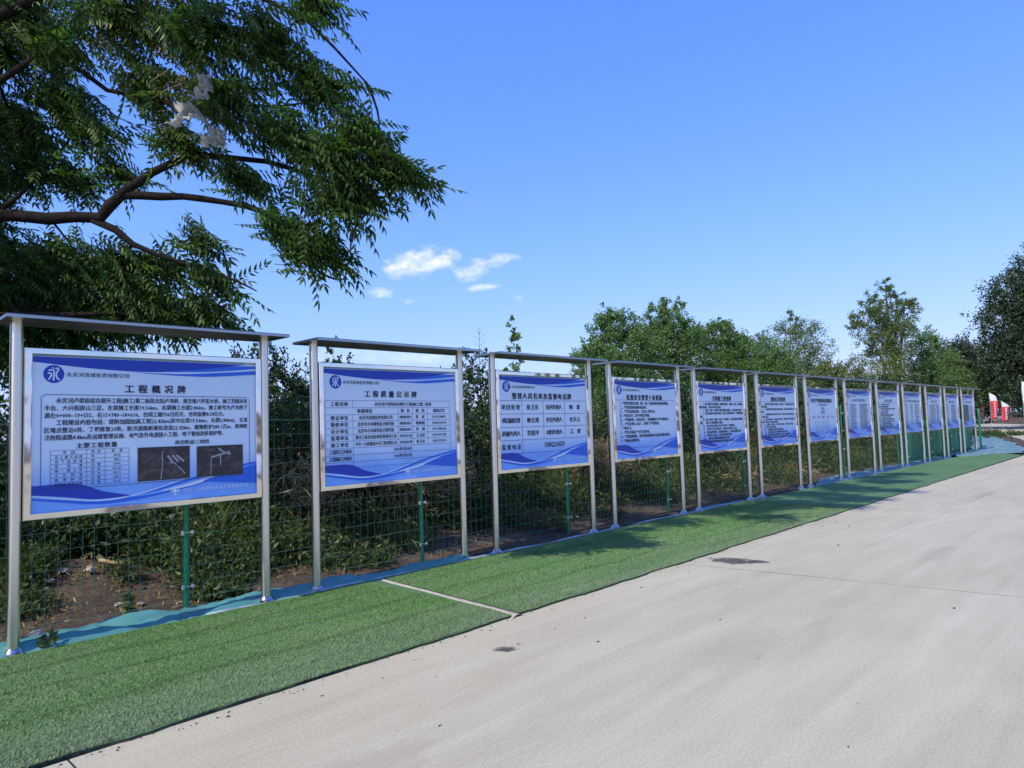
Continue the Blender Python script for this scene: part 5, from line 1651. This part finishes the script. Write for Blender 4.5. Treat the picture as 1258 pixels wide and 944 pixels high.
rock(gp(2.2, 7.45, .02), (.045, .035, .03), 4, 'small white stone on dark soil below the broken branch')
rock(gp(1.75, 8.0, .02), (.05, .04, .04), 5, 'brown stone on the left flank of the soil mound')
rock(gp(2.35, 7.35, .02), (.04, .03, .025), 6, 'small grey stone right of the white stone on dark soil')
rock(gp(1.62, 6.75, .05), (.03, .025, .02), 7, 'tiny pale stone lying on the edge of the teal tarpaulin')
rock(gp(22.3, 6.75, .06), (.06, .05, .14), 8, 'white pale block standing on the far blue tarpaulin between two boards')
mb = MB()
mb.tube([(2.18, 8.02, float(gz(2.18, 8.02)) + .16), (2.36, 7.98, float(gz(2.3, 8.0)) + .13), (2.62, 7.9, float(gz(2.6, 7.9)) + .10)], [.018, .02, .012], 7)
tag(obj('broken_branch', mb, MAT['wood'], smooth=True), 'pale broken branch lying on the soil mound behind the first board', 'branch')
def weed(loc, seed, label, n=26, h=.16):
    rg = np.random.default_rng(seed)
    root = empty('weed_plant', loc, label, 'weed')
    mb = MB(); mb.tube([(0, 0, -.03), (.01, 0, h * .5), (.015, .01, h)], [.004, .003, .002], 5)
    obj('stem', mb, MAT['weed'], root)
    P = np.stack([rg.normal(size=n) * .012, rg.normal(size=n) * .012, h * (.15 + .85 * rg.random(n))], 1)
    D = unit(np.stack([rg.normal(size=n), rg.normal(size=n), np.abs(rg.normal(size=n)) * .4], 1))
    V = leaf_arrays(P, D, .06 + .05 * rg.random(n), .03 + .02 * rg.random(n), rg)
    link('leaves', np_mesh('leaves', V, quads(n), MAT['weed']), root)
weed((1.40, 6.42, 0.0), 1, 'small green weed growing through the turf edge beside the nearest flange', 16, .11)
weed(gp(2.15, 6.98), 2, 'leafy weed at the edge of the teal tarpaulin left of the green fence post', 40, .2)
weed(gp(2.75, 7.3), 3, 'weed clump on the soil just right of the green fence post', 46, .26)
weed((35.0, 4.75, 0.0), 4, 'weed tuft where the turf ends at the road edge', 50, .3)
weed((46.0, 7.2, 0.0), 5, 'weed tuft on the edge of the far blue tarpaulin', 60, .5)

# ------------------------------------------------------------------ flags, car at the far bend
def flag(loc, h, label, yawz, cat='flag', white=False, w=.62):
    root = empty('feather_flag', loc, label, cat, 'feather flags at the far bend', rz=yawz)
    mb = MB(); mb.tube([(0, 0, -.1), (0, 0, h * .6), (.02, 0, h)], [.02, .016, .008], 6)
    obj('pole', mb, MAT['steel'], root)
    def cloth(z0, z1, mat, nm, slant=0.0):
        vs, fs = [], []
        n = 10
        for i in range(n + 1):
            v = i / n
            z = z0 + (z1 - z0) * v
            for j in range(7):
                u = j / 6
                zz_ = z - slant * u * v
                vs.append((.02 + u * w * (1 + .06 * math.sin(z * 4)), .07 * math.sin(u * 5 + z * 2.5), zz_))
        for i in range(n):
            for j in range(6):
                a = i * 7 + j
                fs.append((a, a + 1, a + 8, a + 7))
        mb = MB(); mb.add(vs, fs)
        o = obj(nm, mb, mat, root, True)
        sm = o.modifiers.new('solidify', 'SOLIDIFY'); sm.thickness = .006
    if white:
        cloth(h * .3, h * .98, MAT['flag_white'], 'cloth', .3)
    else:
        cloth(h * .30, h * .76, MAT['flag_red'], 'red_cloth')
        cloth(h * .762, h * .985, MAT['flag_white'], 'white_cloth', .42)
        mb = MB()
        for q in range(6):
            z = h * (.72 - .065 * q)
            for s in (0, 1, 2):
                zz_ = z - .045 * s
                mb.box(.24, .40, -.115, -.108, zz_ - .012, zz_ + .012)
            mb.box(.31, .33, -.116, -.109, z - .12, z + .03)
        tag(obj('lettering', mb, MAT['flag_white'], root), kind='stuff')
flag((69.3, 12.1, 0), 3.25, 'largest red feather flag with white top at the far bend of the road', -0.75)
flag((72.3, 11.83, 0), 2.6, 'smaller red feather flag with white top to the right of the largest flag', -0.75, w=.6)
flag((80.0, 14.6, 0), 3.4, 'narrow feather flag seen edge on left of the largest flag', 0.35)
flag((56.2, 11.0, 0), 3.0, 'pink red flag half hidden behind the farthest notice board', 0.3)
flag((65.0, 9.25, 0), 3.9, 'tall white feather flag at the right edge of the photo', -0.75, white=True, w=.8)

def car(loc, rz):
    root = empty('parked_car', loc, 'silver car parked far off in the shade behind the flags', 'car', rz=rz)
    def prof(pts, hw, inset, mat, nm, parent):
        mb = MB()
        n = len(pts)
        vs = [(x, -hw * (1 - inset * max(0, z - .8)), z) for x, z in pts] + [(x, hw * (1 - inset * max(0, z - .8)), z) for x, z in pts]
        fs = [tuple(range(n - 1, -1, -1)), tuple(range(n, 2 * n))] + [(i, (i + 1) % n, n + (i + 1) % n, n + i) for i in range(n)]
        mb.add(vs, fs)
        o = obj(nm, mb, mat, parent)
        bv = o.modifiers.new('bevel', 'BEVEL'); bv.width = .05; bv.segments = 2
        return o
    prof([(-2.15, .35), (-2.2, .7), (-2.1, .95), (-1.3, 1.0), (.9, 1.0), (1.9, .88), (2.15, .7), (2.15, .35)], .88, .1, MAT['car_paint'], 'body', root)
    prof([(-1.75, .98), (-1.25, 1.42), (-.3, 1.5), (.4, 1.45), (1.05, .98)], .84, .25, MAT['glass'], 'cabin_glass', root)
    prof([(-1.3, 1.425), (-.3, 1.505), (.42, 1.455), (.35, 1.48), (-.3, 1.54), (-1.25, 1.46)], .78, .2, MAT['car_paint'], 'roof', root)
    wm = MB()
    n = 18
    vs = []
    for (r, y) in ((.02, -.1), (.2, -.11), (.32, -.1), (.34, -.06), (.34, .06), (.32, .1), (.02, .1)):
        for k in range(n): vs.append((r * math.cos(2 * PI * k / n), y, r * math.sin(2 * PI * k / n)))
    fs = [(i * n + k, i * n + (k + 1) % n, (i + 1) * n + (k + 1) % n, (i + 1) * n + k) for i in range(6) for k in range(n)]
    wm.add(vs, fs, 0)
    wmesh = wm.mesh('wheel', MAT['rubber'])
    for x in (-1.35, 1.35):
        for y in (-.82, .82): link('wheel', wmesh, root, (x, y, .34))
    for y in (-.6, .6):
        mb = MB(); mb.box(2.1, 2.19, y - .16, y + .16, .66, .78)
        obj('headlight', mb, MAT['flag_white'], root)
car((116.5, 20.2, 0.0), 2.6)
# low earth bank and shaded wood beyond the bend
vs, fs = [], []
nb = 40
BK = [(80, -2), (88, 5.5), (95, 9.6), (104, 13.4), (113, 17.6), (124, 23)]
for i in range(nb + 1):
    u = i / nb * 5
    a = min(4, int(u)); w = u - a
    x, y = BK[a][0] * (1 - w) + BK[a + 1][0] * w, BK[a][1] * (1 - w) + BK[a + 1][1] * w
    for j, (d, z) in enumerate([(-1.6, -.05), (-.8, .35), (-.1, .6), (.7, .55), (1.8, -.05)]):
        k = 1 + .3 * math.sin(i * 1.3 + j) + .2 * math.sin(i * 2.9)
        vs.append((x + d * .5, y - d * .9, z * k if z > 0 else z))
for i in range(nb):
    for j in range(4):
        a = i * 5 + j
        fs.append((a, a + 5, a + 6, a + 1))
mb = MB(); mb.add(vs, fs)
tag(obj('earth_bank', mb, MAT['soil'], smooth=True), kind='structure')
def woods(n, seed, x0, y0, x1, y1, depth, h, L, mat):
    rg = np.random.default_rng(seed)
    u = rg.random(n)
    nrm = unit(np.array([[-(y1 - y0), x1 - x0]]))[0]
    X = x0 + (x1 - x0) * u + nrm[0] * depth * rg.normal(size=n); Y = y0 + (y1 - y0) * u + nrm[1] * depth * rg.normal(size=n)
    hh = h * (0.45 + 0.9 * vnoise(X + 500, Y + 500, 6.0, seed))
    P = np.stack([X, Y, hh * rg.random(n) ** .8], 1)
    D = unit(rg.normal(size=(n, 3)))
    s = .6 + .8 * rg.random(n)
    V = leaf_arrays(P, D, L * s, L * .6 * s, rg)
    return tag(link('distant_woods', np_mesh('distant_woods', V, quads(n), mat)), kind='stuff')
woods(16000, 61, 126, 45, 128, -50, 3.5, 8.0, .6, MAT['tree_d'])
woods(9000, 62, 100, 30, 40, 60, 4, 5.0, .55, MAT['shrub'])
woods(9000, 63, 40, 60, -45, 55, 4, 5.0, .55, MAT['shrub'])
# trees outside the frame: left of the boards, added to shade the shrubs, and across the road (they show only as reflections and shade)
def copy_tree(src, loc, rz, label, sc, group):
    r = src.copy(); C.objects.link(r)
    r.location = loc; r.rotation_euler = (0, 0, rz); r.scale = (sc, sc, sc)
    r['label'] = label; r['group'] = group
    for ch in src.children:
        c = ch.copy(); C.objects.link(c); c.parent = r
    return r
src = [o for o in bpy.data.objects if o.get('label', '').startswith('tallest tree of the dense')][0]
for i, (x, y, s) in enumerate([(-3.2, 9.4, 1.0), (-6.6, 10.2, 1.3), (-4.6, 8.2, .8)]):
    copy_tree(src, (x, y, 0), i * 2.0, ('nearest', 'farthest', 'smallest')[i] + ' unseen leafy tree added for shade left of the first board', s, 'unseen trees added left of the boards to shade the shrubs')
for i, (x, y, s) in enumerate([(30, -11, 1.2), (38, -10.5, 1.4), (47, -10, 1.6), (58, -8, 1.7)]):
    copy_tree(src, (x, y, 0), i * 1.3, ('first', 'second', 'third', 'fourth')[i] + ' leafy tree across the road from the boards', s, 'trees across the road, outside the photo')
